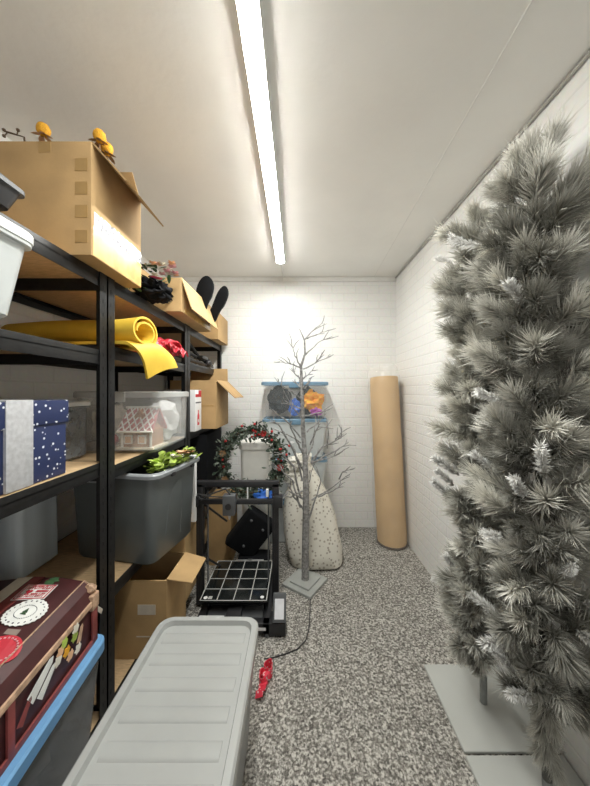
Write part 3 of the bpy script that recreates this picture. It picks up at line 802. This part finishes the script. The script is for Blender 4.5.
# billy buttons sticking from the large carton
for i, (px, py, Y, bx, by, lab) in enumerate(((43.5, 130, .99, -.88, 1.02, 'yellow button flower rising left in the large top box'), (99.5, 136.5, 1.0, -.72, 1.05, 'yellow button flower at the flap of the large top box, taller'), (107, 149, 1.03, -.71, 1.10, 'yellow button flower at the flap of the large top box, lower'))):
    c_ = at(px, py, Y); f_ = thing('dried_flower', lab, 'flower', (bx, by, 1.75), 0, 'yellow button flowers in the top box')
    bm = B(); tube(bm, [(bx, by, 1.752), (bx*.6+c_.x*.4, by*.6+c_.y*.4, 1.93), tuple(c_)], .0025, 6); obj('stem', bm, M['stem'], f_)
    bm = B(); blob(bm, c_, .020, .15, 8, 3, (1, 1, 1.15), i); obj('flower_head', bm, M['gold'], f_)
    bm = B()
    for q in range(5): leaf(bm, c_-Vector((0, 0, .018)), Vector((math.cos(q*1.3), math.sin(q*1.3), -.1)), Vector((0, 0, 1)), .034, .008)
    obj('bract', bm, M['peach' if i == 0 else 'stem'], f_)
tw = B(); a = at(3, 128, 1.0)
tube(tw, [(-.95, 1.05, 1.80), tuple(at(24, 137, 1.02)), tuple(at(14, 134, 1.0)), tuple(at(4, 131, .99))], .003, 6); tube(tw, [tuple(at(17, 135, 1.0)), tuple(at(18, 131, 1.0))], .002, 5); tube(tw, [tuple(at(7, 133, .995)), tuple(at(4, 136, .99))], .002, 5)
for p in ((4, 130), (18, 130), (4, 136)): blob(tw, at(*p, .99), .006, .2, 4, 1)
solo('dry_twig', tw, M['twine'], 'thin dry twig poking from the large top box', 'twig', (-.95, 1.05, 1.752))

# black tripod lying on the second far shelf
tp = thing('folded_tripod', 'folded black tripod lying on the second shelf at the far end', 'tripod', (-.84, 2.25, 1.501))
for i, (a, b) in enumerate((((-.80, 1.95, 1.60), (-.76, 2.55, 1.535)), ((-.84, 1.95, 1.56), (-.80, 2.60, 1.52)), ((-.78, 1.98, 1.54), (-.74, 2.50, 1.518)))):
    a = Vector(a); b = Vector(b)
    bm = B(); tube(bm, [a, a.lerp(b, .55)], .013, 8); tube(bm, [a.lerp(b, .5), b], .009, 8); obj('leg', bm, M['black'], tp)
bm = B(); tube(bm, [(-.78, 2.30, 1.56), (-.85, 2.18, 1.70)], .016, 10); obj('column', bm, M['black'], tp)
bm = B(); blob(bm, (-.745, 2.38, 1.54), .034, .1, 3, 3, (1, 1.2, 1)); box(bm, -.80, -.73, 2.2, 2.33, 1.56, 1.585, .006); obj('head', bm, M['black'], tp)

# ---------------------------------------------------------------- black case in the far lower shelf
bc = thing('speaker_case', 'tall black case in the dark lower far shelf behind the wreath', 'case', (-.83, 2.3, .541))
bm = B(); box(bm, -1.0, -.665, 2.10, 2.50, .541, .985, .012); obj('case_body', bm, M['blackcloth'], bc)
bm = B(); box(bm, -.9, -.77, 2.09, 2.10, .80, .83, .004); obj('handle', bm, M['black'], bc)
# ---------------------------------------------------------------- white bin
wb = thing('waste_bin', 'tall white plastic bin behind the wreath', 'bin', (-.32, 2.275, 0))
bm = B(); loft(bm, [rrect(-.415, -.225, 2.19, 2.36, .03, .001), rrect(-.438, -.202, 2.165, 2.385, .035, .87), rrect(-.434, -.206, 2.169, 2.381, .033, .87), rrect(-.412, -.228, 2.193, 2.357, .028, .01)])
obj('bin_body', bm, M['bin'], wb)
bm = B(); loft(bm, [rrect(-.448, -.192, 2.155, 2.395, .035, .862), rrect(-.448, -.192, 2.155, 2.395, .035, .90), rrect(-.44, -.20, 2.163, 2.387, .03, .912), rrect(-.40, -.24, 2.20, 2.35, .03, .915)], cap0=False)
obj('bin_lid', bm, M['bin'], wb)

# ---------------------------------------------------------------- wreath
wc = Vector((-.335, 2.10, .790)); RW = .215
wr = thing('wreath', 'evergreen wreath with red berries leaning on the white bin', 'wreath', (wc.x, wc.y, wc.z-RW-.05))
def wpt(a, r=RW, d=0): return wc + Vector((r*math.cos(a), d + .10*math.sin(a)*.3, r*1.05*math.sin(a)))
bm = B(); tube(bm, [wpt(2*math.pi*i/40) for i in range(41)], .012, 6, False); obj('ring', bm, M['twine'], wr)
bm = B()
for i in range(1300):
    a = random.uniform(0, 2*math.pi); p = wpt(a, RW+random.gauss(0, .026), random.gauss(0, .022))
    tang = Vector((-math.sin(a), 0, math.cos(a))); d = tang*random.choice((.6, .6, -.3)) + rv()*.9; d.y -= .2
    if p.y > 2.125: p.y = 2.125
    if d.y > 0: d.y *= .2
    leaf(bm, p, d, rv(), random.uniform(.025, .045), random.uniform(.006, .011), .2)
obj('foliage', bm, M['darkleaf'], wr)
random.seed(21)
bmat = None
for i in range(20):
    a = random.uniform(-.6, 3.6); p = wpt(a, RW+random.gauss(0, .025), -.03)
    if bmat is None:
        bm = B(); blob(bm, (0, 0, 0), .010, 0, 1, 2); o = obj('berry', bm, M['berry'], wr, local=True); bmat = o
    else:
        o = bmat.copy(); COL.objects.link(o); o.parent = wr
    o.location = WM[wr].inverted() @ p
for i, (a, m) in enumerate(((1.15, 'berry'), (-.15, 'berry'), (2.85, 'stem'), (-2.6, 'stem'))):
    bm = B(); c_ = wpt(a, RW, -.045)
    for q in range(9): leaf(bm, c_, Vector((math.cos(q*2.4), -.5, math.sin(q*2.4))), Vector((0, -1, 0)), .026, .008)
    obj('poinsettia', bm, M[m], wr)
bm = B(); blob(bm, (-.245, 2.05, .545), .07, .6, 5, 3, (1, .5, .7), 7)
# ---------------------------------------------------------------- blue cloth and bag under the gantry
solo('blue_cloth', bm, M['toyblue'], 'blue cloth wedged under the wreath beside the bin', 'cloth', (-.245, 2.05, .50))
bg = thing('black_bag', 'black padded bag tilted behind the printer bed', 'bag', (-.36, 2.09, 0))
rm = Matrix.Rotation(R(38), 3, 'Y') @ Matrix.Rotation(R(8), 3, 'Z')
pv = Vector((-.335, 2.06, .285))
bm = B(); box(bm, -.45, -.22, 2.01, 2.11, .13, .44, .02, 3, rm, pv); obj('bag_body', bm, M['blackcloth'], bg)
bm = B()
for p in ((-.40, .38), (-.29, .37), (-.33, .2)):
    q = pv + rm @ (Vector((p[0], 2.006, p[1]))-pv); blob(bm, q, .010, 0, 1, 2)
obj('button', bm, M['darkgrey'], bg)
bm = B(); box(bm, -.42, -.20, 2.00, 2.12, .001, .13, .012, 3); obj('bag_pouch', bm, M['blackcloth'], bg)

# ---------------------------------------------------------------- 3D printer
pr = thing('desktop_printer', 'black 3D printer with gridded bed on the carpet beside the shelves', 'printer', (-.345, 1.75, 0))
bm = B()
box(bm, -.545, -.505, 1.50, 2.0, .02, .075, .004); box(bm, -.185, -.145, 1.50, 2.0, .02, .075, .004)
box(bm, -.545, -.145, 1.50, 1.545, .02, .075, .004); box(bm, -.545, -.145, 1.955, 2.0, .02, .075, .004)
box(bm, -.385, -.305, 1.51, 1.99, .055, .095, .004)
obj('base_frame', bm, M['black'], pr)
bm = B(); box(bm, -.50, -.19, 1.56, 1.94, .025, .06, .004); obj('electronics_box', bm, M['darkgrey'], pr)
for xx in (-.53, -.16):
    for yy in (1.52, 1.98):
        bm = B(); tube(bm, [(xx, yy, 0), (xx, yy, .022)], .018, 12); obj('foot', bm, M['darkgrey'], pr)
bm = B(); box(bm, -.545, -.165, 1.575, 1.955, .128, .140, .004); bed = obj('heated_bed', bm, M['glassbed'], pr)
bm = B()
for i in range(5):
    u = i/4; xx = -.540+.370*u; yy = 1.580+.370*u; w = .0026
    box(bm, xx-w, xx+w, 1.578, 1.952, .1402, .1408); box(bm, -.542, -.168, yy-w, yy+w, .1402, .1408)
obj('grid_lines', bm, M['gridline'], bed)
for xx, yy in ((-.515, 1.60), (-.197, 1.605)):
    bm = B(); tube(bm, [(xx, yy, .1402), (xx, yy, .1425)], .011, 14); obj('bed_mark', bm, M['white_paper'], bed)
bm = B(); box(bm, -.500, -.478, 1.590, 1.612, .1402, .1412); obj('bed_mark', bm, M['gridline'], bed)
bm = B()
for xx in (-.50, -.21):
    for yy in (1.62, 1.91): tube(bm, [(xx, yy, .09), (xx, yy, .13)], .014, 10)
box(bm, -.50, -.21, 1.60, 1.93, .098, .106)
obj('bed_carriage', bm, M['black'], pr)
for xx in (-.588, -.130):
    bm = B(); box(bm, xx-.020, xx+.020, 1.71, 1.75, .02, .745, .003)
    for s in (-.008, .008): box(bm, xx+s-.002, xx+s+.002, 1.7085, 1.7105, .05, .72)
    obj('upright', bm, M['black'], pr)
bm = B(); box(bm, -.608, -.110, 1.71, 1.75, .725, .760, .003); obj('top_rail', bm, M['black'], pr)
bm = B(); box(bm, -.625, -.09, 1.685, 1.712, .632, .660, .003); obj('cross_rail', bm, M['black'], pr)
bm = B(); box(bm, -.66, -.585, 1.66, 1.71, .625, .69, .004); box(bm, -.655, -.605, 1.715, 1.77, .63, .70, .004); obj('axis_motor', bm, M['black'], pr)
bm = B(); box(bm, -.14, -.085, 1.66, 1.71, .62, .685, .004); obj('rail_bracket', bm, M['black'], pr)
bm = B(); box(bm, -.43, -.36, 1.635, 1.69, .585, .70, .005); ph = obj('print_head', bm, M['darkgrey'], pr)
bm = B(); tube(bm, [(-.395, 1.66, .585), (-.395, 1.66, .555)], [.012, .004], 10); obj('nozzle', bm, M['steel'], ph)
bm = B(); tube(bm, [(-.395, 1.634, .64), (-.395, 1.628, .64)], .018, 14); obj('fan', bm, M['black'], ph)
bm = B()
tube(bm, [(-.39, 1.66, .70), (-.42, 1.67, .73), (-.50, 1.68, .70), (-.56, 1.67, .665), (-.60, 1.68, .69)], .005, 6)
tube(bm, [(-.40, 1.66, .70), (-.44, 1.66, .685), (-.52, 1.66, .69), (-.58, 1.67, .70)], .004, 6)
obj('wiring', bm, M['cord'], pr)
bm = B(); box(bm, -.300, -.293, 1.70, 1.709, .66, .725); box(bm, -.185, -.17, 1.69, 1.706, .675, .72, .003); obj('cable_clip', bm, M['white_paper'], pr, label='white cable clip')
for xx in (-.545, -.175):
    bm = B(); tube(bm, [(xx, 1.74, .08), (xx, 1.74, .70)], .005, 8); obj('lead_screw', bm, M['darkgrey'], pr)
bm = B(); tube(bm, [(-.57, 1.73, .30), (-.49, 1.98, .06)], .007, 6); tube(bm, [(-.57, 1.73, .62), (-.49, 1.98, .40)], .007, 6); obj('brace', bm, M['black'], pr)
bm = B(); tube(bm, [(-.43, 2.0, .115), (-.235, 2.0, .115)], .006, 8); box(bm, -.345, -.315, 1.985, 2.01, .07, .125, .003); obj('rear_rod', bm, M['steel'], pr)
# control screen
rm = Matrix.Rotation(R(-28), 3, 'X'); pv = Vector((-.095, 1.545, .13))
bm = B(); box(bm, -.130, -.060, 1.525, 1.565, .065, .195, .004, 2, rm, pv); scn = obj('control_unit', bm, M['darkgrey'], pr)
bm = B(); box(bm, -.120, -.070, 1.5235, 1.5255, .080, .170, .0005, 1, rm, pv); obj('screen', bm, M['lcd'], scn, label='white screen')
bm = B(); box(bm, -.150, -.06, 1.50, 1.59, .01, .075, .004); obj('screen_mount', bm, M['black'], pr)
bm = B(); box(bm, -.205, -.165, 1.4985, 1.5005, .040, .055); obj('name_plate', bm, M['white_paper'], pr)
# floor cable
bm = B(); pts = [(.085, 1.80), (.075, 1.66), (.065, 1.55), (.045, 1.48), (.0, 1.43), (-.06, 1.405), (-.12, 1.385), (-.16, 1.38)]
tube(bm, [(a, b, .004) for a, b in pts], .0028, 6)
solo('power_cord', bm, M['cord'], 'thin black cord curving over the carpet from the twig tree base', 'cord', (.0, 1.5, 0))
# red bow by the grey tub
bw = thing('ribbon_bow', 'red and white ribbon bow lying beside the grey tub', 'bow', (-.125, 1.27, 0))
for (cx, cy, cz, s) in ((-.132, 1.30, .034, 1), (-.148, 1.26, .030, -1)):
    bm = B(); rows = []
    for i in range(14):
        a = 2*math.pi*i/13; row = []
        for k in range(5):
            v = k/4-.5; row.append((cx+.019*math.cos(a)*s, cy+.024*math.sin(a), cz+v*.045+.006*math.sin(a*2)))
        rows.append(row)
    sheet(bm, rows, .0025); obj('loop', bm, M['redbow'], bw)
bm = B(); rows = []
for i in range(10):
    u = i/9; rows.append([(-.143-.018*u+.016*v, 1.25-.055*u, .012+.022*math.sin(u*6)**2+.005*v) for v in (-1, -.3, .4, 1)])
sheet(bm, rows, .0025); obj('tail', bm, M['redbow'], bw)
bm = B(); blob(bm, (-.138, 1.275, .030), .018, .3, 4, 2); obj('knot', bm, M['redbow'], bw)

# ---------------------------------------------------------------- spotted sack
sk = thing('gift_sack', 'cream spotted fleece sack leaning against the tub stack', 'sack', (.13, 2.17, 0))
bm = B(); loops = []
prof = [(0, .155, .085, .165), (.02, .195, .115, .160), (.10, .212, .125, .145), (.22, .215, .125, .125), (.36, .200, .115, .105), (.50, .165, .095, .085), (.60, .120, .070, .075), (.68, .070, .045, .075), (.73, .042, .030, .075), (.76, .060, .040, .070), (.79, .066, .03, .068)]
for z, rx, ry, cx in prof:
    ring = []
    for k in range(40):
        a = 2*math.pi*k/40; c_, s_ = math.cos(a), math.sin(a)
        w = 1+.05*noise.noise(Vector((c_*2, s_*2, z*6)))
        ring.append(Vector((cx-.012+rx*w*math.copysign(abs(c_)**.8, c_), 2.155+z*.20+ry*w*math.copysign(abs(s_)**.8, s_), z+.012*math.sin(3*a)*(.3+z))))
    loops.append(ring)
loft(bm, loops)
for v in bm.verts: v.co.z = max(v.co.z, .001)
obj('sack_body', bm, M['sack'], sk, smooth=60)
bm = B(); tube(bm, [(.063+.046*math.cos(a), 2.301+.034*math.sin(a), .73) for a in [2*math.pi*i/20 for i in range(21)]], .008, 6); obj('tie', bm, M['sackplain'], sk)
bm = B()
for (cx, cz, r) in ((-.03, .735, .055), (-.085, .700, .050), (-.06, .64, .05)): blob(bm, (cx, 2.245, cz), r, .7, 6, 3, (1.1, .6, .9), cx*40)
solo('crumpled_paper', bm, M['sackplain'], 'white crumpled tissue bunched left of the sack neck', 'paper', (-.05, 2.245, .60))

# ---------------------------------------------------------------- twig tree
random.seed(5)
tb = Vector((.055, 1.93, 0))
tw = thing('twig_tree', 'bare frosted twig tree on a square grey base', 'artificial tree', tb)
rz = Matrix.Rotation(R(-35), 3, 'Z')
bm = B(); box(bm, tb.x-.112, tb.x+.112, tb.y-.112, tb.y+.112, .001, .018, .002, 1, rz, tb); obj('base_plate', bm, M['plate'], tw)
bm = B(); box(bm, tb.x-.075, tb.x+.075, tb.y-.075, tb.y+.075, .018, .030, .002, 1, rz, tb); obj('upper_plate', bm, M['plate'], tw)
TY = 1.93
trunk = [(305.5, 580), (305.5, 545), (306, 515), (306, 480), (305, 460), (303, 427), (302.3, 400), (301.5, 379), (301, 366), (305, 354), (304.5, 340), (299.6, 329)]
rr = [.026, .0255, .024, .021, .018, .0155, .013, .011, .009, .0075, .006, .003]
bm = B(); P3 = [at(x_, y_, TY+.012*math.sin(i*1.7)) for i, (x_, y_) in enumerate(trunk)]; P3[0].z = .028; P3[0].x = tb.x; P3[0].y = TY
tube(bm, P3, rr, 10); obj('stem', bm, M['bark'], tw)
def z4(*p): return [(280+a/5.614, 320+b/5.614) for a, b in p]
def z5(*p): return [(270+a/4.9125, 430+b/4.9125) for a, b in p]
brs = [z4((138, 112), (190, 55), (235, 20)), z4((150, 105), (220, 75), (285, 55)), z4((143, 195), (210, 130), (280, 98)),
       z4((118, 268), (85, 200), (68, 140)), z4((115, 268), (60, 245), (0, 235)), z4((130, 275), (200, 240), (285, 200)), z4((198, 242), (228, 205)),
       z4((122, 335), (85, 300), (62, 270)), z4((130, 330), (180, 285)), z4((128, 450), (60, 400), (-10, 350)), z4((130, 560), (60, 480), (10, 370)),
       z4((128, 750), (95, 680), (60, 600), (55, 545)), z4((150, 790), (185, 690), (195, 600), (205, 560)), z4((175, 800), (240, 715), (345, 660), (343, 600)),
       z4((180, 805), (300, 765), (390, 712)), z4((265, 720), (270, 640), (268, 570)), z4((170, 700), (215, 600), (300, 610)), z4((310, 670), (355, 625)),
       z5((175, 470), (215, 370), (250, 260), (240, 215)), z5((165, 440), (185, 280), (225, 130)), z5((205, 345), (300, 285), (393, 215)), z5((235, 328), (310, 300), (370, 255)),
       z5((200, 165), (290, 115), (345, 90), (385, 60)), z5((150, 330), (115, 180), (60, 120), (20, 110)), z5((150, 380), (110, 250), (70, 210), (10, 160)),
       z5((165, 340), (90, 300), (50, 350), (35, 375)), z5((160, 300), (100, 330), (50, 310)), z5((340, 240), (360, 205), (393, 195)), z5((170, 400), (120, 330), (95, 270), (60, 250)),
       z5((160, 250), (120, 100), (70, 20), (10, -10)), z5((165, 200), (95, 60), (40, -30), (-20, -60)), z4((115, 660), (30, 560), (-30, 520)), z4((118, 690), (40, 640), (-40, 650)),
       z4((125, 400), (165, 330)), z4((120, 380), (70, 340)), z4((140, 540), (230, 520), (300, 470)), z4((150, 630), (230, 560), (262, 520)), z4((130, 500), (50, 470), (20, 440))]
for i, p in enumerate(brs):
    yo = random.uniform(-.16, .16); n = len(p); bm = B()
    y0 = TY
    if i in (6, 15, 17, 21, 27): y0 = TY + random.uniform(-.05, .05)
    pts = []
    for k, q in enumerate(p):
        u = k/(n-1); v = at(q[0], q[1], y0 + yo*u)
        pts.append(v)
    fine = []
    for a_, b_2 in zip(pts, pts[1:]):
        for s in range(4): fine.append(a_.lerp(b_2, s/4)+rv()*.004)
    fine.append(pts[-1]); fine[0] = pts[0]
    r0 = .0078 if len(p) > 3 else .0058
    tube(bm, fine, [r0*(1-.72*k/(len(fine)-1)) for k in range(len(fine))], 6)
    for q in range(random.choice((2, 3, 4))):      # short side twigs
        k = random.randrange(len(fine)//3, len(fine)); s = fine[k]; d = (fine[min(k+1, len(fine)-1)]-fine[k-1]).normalized()+rv()*.8; d.z += .3
        L = random.uniform(.03, .09); m_ = s+d.normalized()*L*.5+rv()*.005
        tube(bm, [s, m_, m_+(d.normalized()+rv()*.3)*L*.5], [.0035, .003, .0015], 5)
    obj('branch', bm, M['bark'], tw)

# ---------------------------------------------------------------- wrapped roll in the corner
ro = thing('fabric_roll', 'tan fabric roll wrapped in clear polythene standing in the back corner', 'fabric roll', (.835, 2.47, 0))
A = Vector((.818, 2.45, .004)); Bt = Vector((.792, 2.585, 1.43)); ax = (Bt-A).normalized()
def rring(u, rad, n=36, wob=0, seed=0):
    c_ = A.lerp(Bt, u); e1 = ax.cross(Vector((0, 1, 0))).normalized(); e2 = ax.cross(e1).normalized(); out = []
    for k in range(n):
        a = 2*math.pi*k/n; r = rad*(1+wob*noise.noise(Vector((math.cos(a)*1.5, math.sin(a)*1.5, u*5+seed))))
        out.append(c_+(e1*math.cos(a)+e2*math.sin(a))*r)
    return out
bm = B(); loft(bm, [rring(u/16, .125*(.97 if u in (0, 16) else 1), 36, .05) for u in range(17)])
for v in bm.verts: v.co.z = max(v.co.z, .004)
obj('rolled_fabric', bm, M['roll'], ro, smooth=60)
bm = B(); lo = [rring(u/20, .141+.004*(u % 2), 44, .06, 3) for u in range(0, 21)] + [rring(1.02, .138, 44, .2, 3), rring(1.05, .125, 44, .35, 3), rring(1.08, .095, 44, .5, 3)]
loft(bm, lo, cap0=False, cap1=False)
for v in bm.verts: v.co.z = max(v.co.z, .004); v.co.x = min(v.co.x, .945)
obj('polythene_wrap', bm, M['film'], ro, smooth=40, label='clear crinkled polythene wrap')
bm = B(); tube(bm, [A+Vector((0, 0, .002)), A+Vector((0, 0, .016))], .1275, 36); 
for v in bm.verts: v.co.z = max(v.co.z, .002)
obj('end_cap', bm, M['rollend'], ro, label='dark lower end')

# ---------------------------------------------------------------- floor panels
FG = 'grey panels under the slim trees'
bm = B(); box(bm, .600, .945, 1.018, 1.345, .0005, .012, .002, 1)
solo('floor_panel', bm, M['panel'], 'grey panel on the carpet under the farther slim tree', 'panel', (.77, 1.18, 0), FG)
bm = B(); box(bm, .597, .945, .66, 1.008, .0005, .012, .002, 1)
solo('floor_panel', bm, M['panel'], 'grey panel on the carpet at the bottom edge, under the nearer slim tree', 'panel', (.77, .83, 0), FG)

# ---------------------------------------------------------------- slim frosted trees
random.seed(11)
def branch_bm(kind, seed):
    rnd = random.Random(seed); bm = B(); lay = bm.verts.layers.float.new('tip')
    if kind == 'long': Ls, N, ln, r0 = rnd.uniform(.09, .135), 210, (.055, .088), .0015
    else: Ls, N, ln, r0 = rnd.uniform(.075, .10), 190, (.018, .030), .0021
    bx, by = rnd.uniform(-.02, .02), rnd.uniform(-.02, .02)
    def sp(u): return Vector((bx*u*u, by*u*u, Ls*u))
    tube(bm, [sp(k/5) for k in range(6)], [.0038, .0034, .003, .0026, .0022, .0015], 5)
    for i in range(N):
        u = rnd.random()**.75
        if kind == 'long': u = .12+.88*u
        p = sp(u); az = rnd.uniform(0, 2*math.pi)
        th = R(rnd.gauss(52, 9)*(1-u)+rnd.gauss(27 if kind == 'long' else 48, 12)*u)
        d = Vector((math.sin(th)*math.cos(az), math.sin(th)*math.sin(az), math.cos(th)))
        L = rnd.uniform(*ln); a = d.orthogonal().normalized(); b = d.cross(a)
        mid = p+d*L*.55; sag = Vector((rnd.uniform(-1, 1), rnd.uniform(-1, 1), rnd.uniform(0, 1)))*L*.07
        base = [bm.verts.new(p+(a*math.cos(t)+b*math.sin(t))*r0*.8) for t in (0, 2.1, 4.2)]
        mm = [bm.verts.new(mid+(a*math.cos(t)+b*math.sin(t))*r0) for t in (0, 2.1, 4.2)]
        tip = bm.verts.new(p+d*L+sag)
        for v in mm: v[lay] = .55
        tip[lay] = 1
        for k in range(3):
            bm.faces.new((base[k], base[(k+1) % 3], mm[(k+1) % 3], mm[k])); bm.faces.new((mm[k], mm[(k+1) % 3], tip))
    return bm
LONG = []; FLOCK = []
def mesh_of(bm, m):
    me = bpy.data.meshes.new('branch'); bm.to_mesh(me); bm.free(); me.materials.append(m); return me
for i in range(7): LONG.append(mesh_of(branch_bm('long', i), M['needle']))
for i in range(4): FLOCK.append(mesh_of(branch_bm('short', 50+i), M['flock']))
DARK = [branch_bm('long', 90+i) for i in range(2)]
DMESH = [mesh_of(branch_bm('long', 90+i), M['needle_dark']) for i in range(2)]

def slim_tree(label, foot, top, rad, zlo, ztop, nlong, nflock, pole_z, seed, crown=()):
    rnd = random.Random(seed); foot = Vector(foot); top = Vector(top)
    t = thing('slim_tree', label, 'artificial tree', foot, 0, 'slim frosted trees by the right wall')
    def axis(z): return foot.lerp(top, (z-foot.z)/(top.z-foot.z))
    bm = B(); tube(bm, [axis(foot.z), axis(pole_z)], .014, 10); obj('pole', bm, M['pole'], t)
    bm = B(); tube(bm, [axis(pole_z), axis((pole_z+ztop)/2), axis(ztop-.05)], [.013, .012, .006], 8); obj('trunk', bm, M['trunk'], t)
    def place(me, p, d, s, name):
        o = bpy.data.objects.new(name, me); COL.objects.link(o); o.parent = t
        o.location = p-foot; o.rotation_mode = 'QUATERNION'
        o.rotation_quaternion = Vector((0, 0, 1)).rotation_difference(d) @ Matrix.Rotation(rnd.uniform(0, 6.28), 3, 'Z').to_quaternion()
        o.scale = (s, s, s); return o
    def spot(z, az, rr_, reach):
        rz_ = rad(z); a = axis(z); out = Vector((math.cos(az), math.sin(az), 0))
        p = a + out*rz_*rr_
        d = (out + Vector((0, 0, rnd.uniform(.15, .95))) + rv()*.25).normalized()
        return p, d
    cnt = 0; tries = 0
    tot = nlong+nflock; gold = 2.39996
    while cnt < tot and tries < tot*20:
        tries += 1
        u = (cnt+rnd.random())/tot; z = zlo+(ztop-zlo-.10)*u
        az = tries*gold + rnd.uniform(-.4, .4)
        away = math.sin(az)*.83 + math.cos(az)*.55           # facing away from the aisle
        if away > .35 and rnd.random() < .85: continue
        flock = rnd.random() < (nflock/tot)*(1.9 if z < 1.05 else .45)
        p, d = spot(z, az, rnd.uniform(.05, .42), 1)
        s = rnd.uniform(.75, 1.12)*(.72 if rad(z) < .10 else 1)
        if flock: s *= rnd.uniform(.85, 1.1); p, d = spot(z, az, rnd.uniform(.65, .92), 1)
        for _ in range(6):
            if p.x > .90: p.x = .90
            if (p+d*(.15*s)).x+.045*s > .943: d = Vector((d.x-.35, d.y-.12, d.z)).normalized()
        if (p+d*(.15*s)).x+.045*s > .943: continue
        o = place(rnd.choice(FLOCK if flock else LONG), p, d, s, 'flocked_tip' if flock else 'branch'); cnt += 1
    if zlo > .25:
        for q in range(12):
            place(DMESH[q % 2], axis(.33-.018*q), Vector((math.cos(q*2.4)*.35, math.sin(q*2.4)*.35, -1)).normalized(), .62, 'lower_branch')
    for (z, dx, dy, s) in crown:
        place(rnd.choice(LONG), axis(z), Vector((dx, dy, 1)).normalized(), s, 'branch')
    # inner needles: uncountable, one object
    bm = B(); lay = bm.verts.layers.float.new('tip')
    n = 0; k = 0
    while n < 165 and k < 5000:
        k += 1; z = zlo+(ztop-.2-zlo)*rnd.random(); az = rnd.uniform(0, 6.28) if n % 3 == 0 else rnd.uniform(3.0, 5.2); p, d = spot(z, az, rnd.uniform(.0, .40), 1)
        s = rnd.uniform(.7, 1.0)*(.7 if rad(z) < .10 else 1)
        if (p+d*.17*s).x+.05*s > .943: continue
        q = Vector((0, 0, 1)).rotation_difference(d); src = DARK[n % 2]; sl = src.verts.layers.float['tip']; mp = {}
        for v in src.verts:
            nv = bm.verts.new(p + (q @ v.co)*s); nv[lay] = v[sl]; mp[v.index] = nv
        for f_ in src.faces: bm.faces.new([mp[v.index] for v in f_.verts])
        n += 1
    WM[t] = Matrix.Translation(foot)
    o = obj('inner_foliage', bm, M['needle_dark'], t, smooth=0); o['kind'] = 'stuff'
    return t
for s_ in DARK: s_.verts.index_update()
def radL(z):
    if z < .35: return .075+.06*max(0, z-.10)/.25
    if z < 1.85: return .125+.012*math.sin(z*9)
    return max(.05, .130-.22*(z-1.85))
def radR(z):
    if z < .60: return .10+.07*(z-.30)/.30
    if z < 1.90: return .165+.012*math.sin(z*8+1)
    return max(.09, .165-.22*(z-1.90))
slim_tree('slim frosted pine tree on a bare pole, farther along the right wall', (.775, 1.18, .012), (.775, 1.20, 2.08), radL, .16, 2.10, 82, 14, .32, 3, ((1.95, -.3, 0, .9), (1.95, .2, .2, .9)))
slim_tree('slim frosted pine tree nearest the viewer, leaning by the right wall', (.815, .925, .012), (.775, .94, 2.12), radR, .30, 2.12, 76, 22, .04, 9, ((1.97, -.2, -.1, 1.0), (1.95, .25, 0, 1.0), (1.98, 0, .2, 1.0)))
for s_ in DARK: s_.free()

# ---------------------------------------------------------------- world, camera, exposure
w = bpy.data.worlds.new('outdoor_light'); sc.world = w; w.use_nodes = True
w.node_tree.nodes['Background'].inputs[0].default_value = (1.0, .97, .92, 1)
w.node_tree.nodes['Background'].inputs[1].default_value = .35
cd = bpy.data.cameras.new('camera'); cam = bpy.data.objects.new('camera', cd); COL.objects.link(cam)
cam.location = (0, 0, CAMZ); cam.rotation_euler = (R(90), 0, 0)
cd.sensor_fit = 'VERTICAL'; cd.sensor_height = 36; cd.lens = F/786*36
cd.shift_x = -2/786; cd.shift_y = -1/786; cd.clip_start = .02
sc.camera = cam
vs = sc.view_settings
vs.view_transform = 'Standard'; vs.look = 'None'; vs.gamma = 1; vs.use_curve_mapping = False
vs.exposure = 1.6
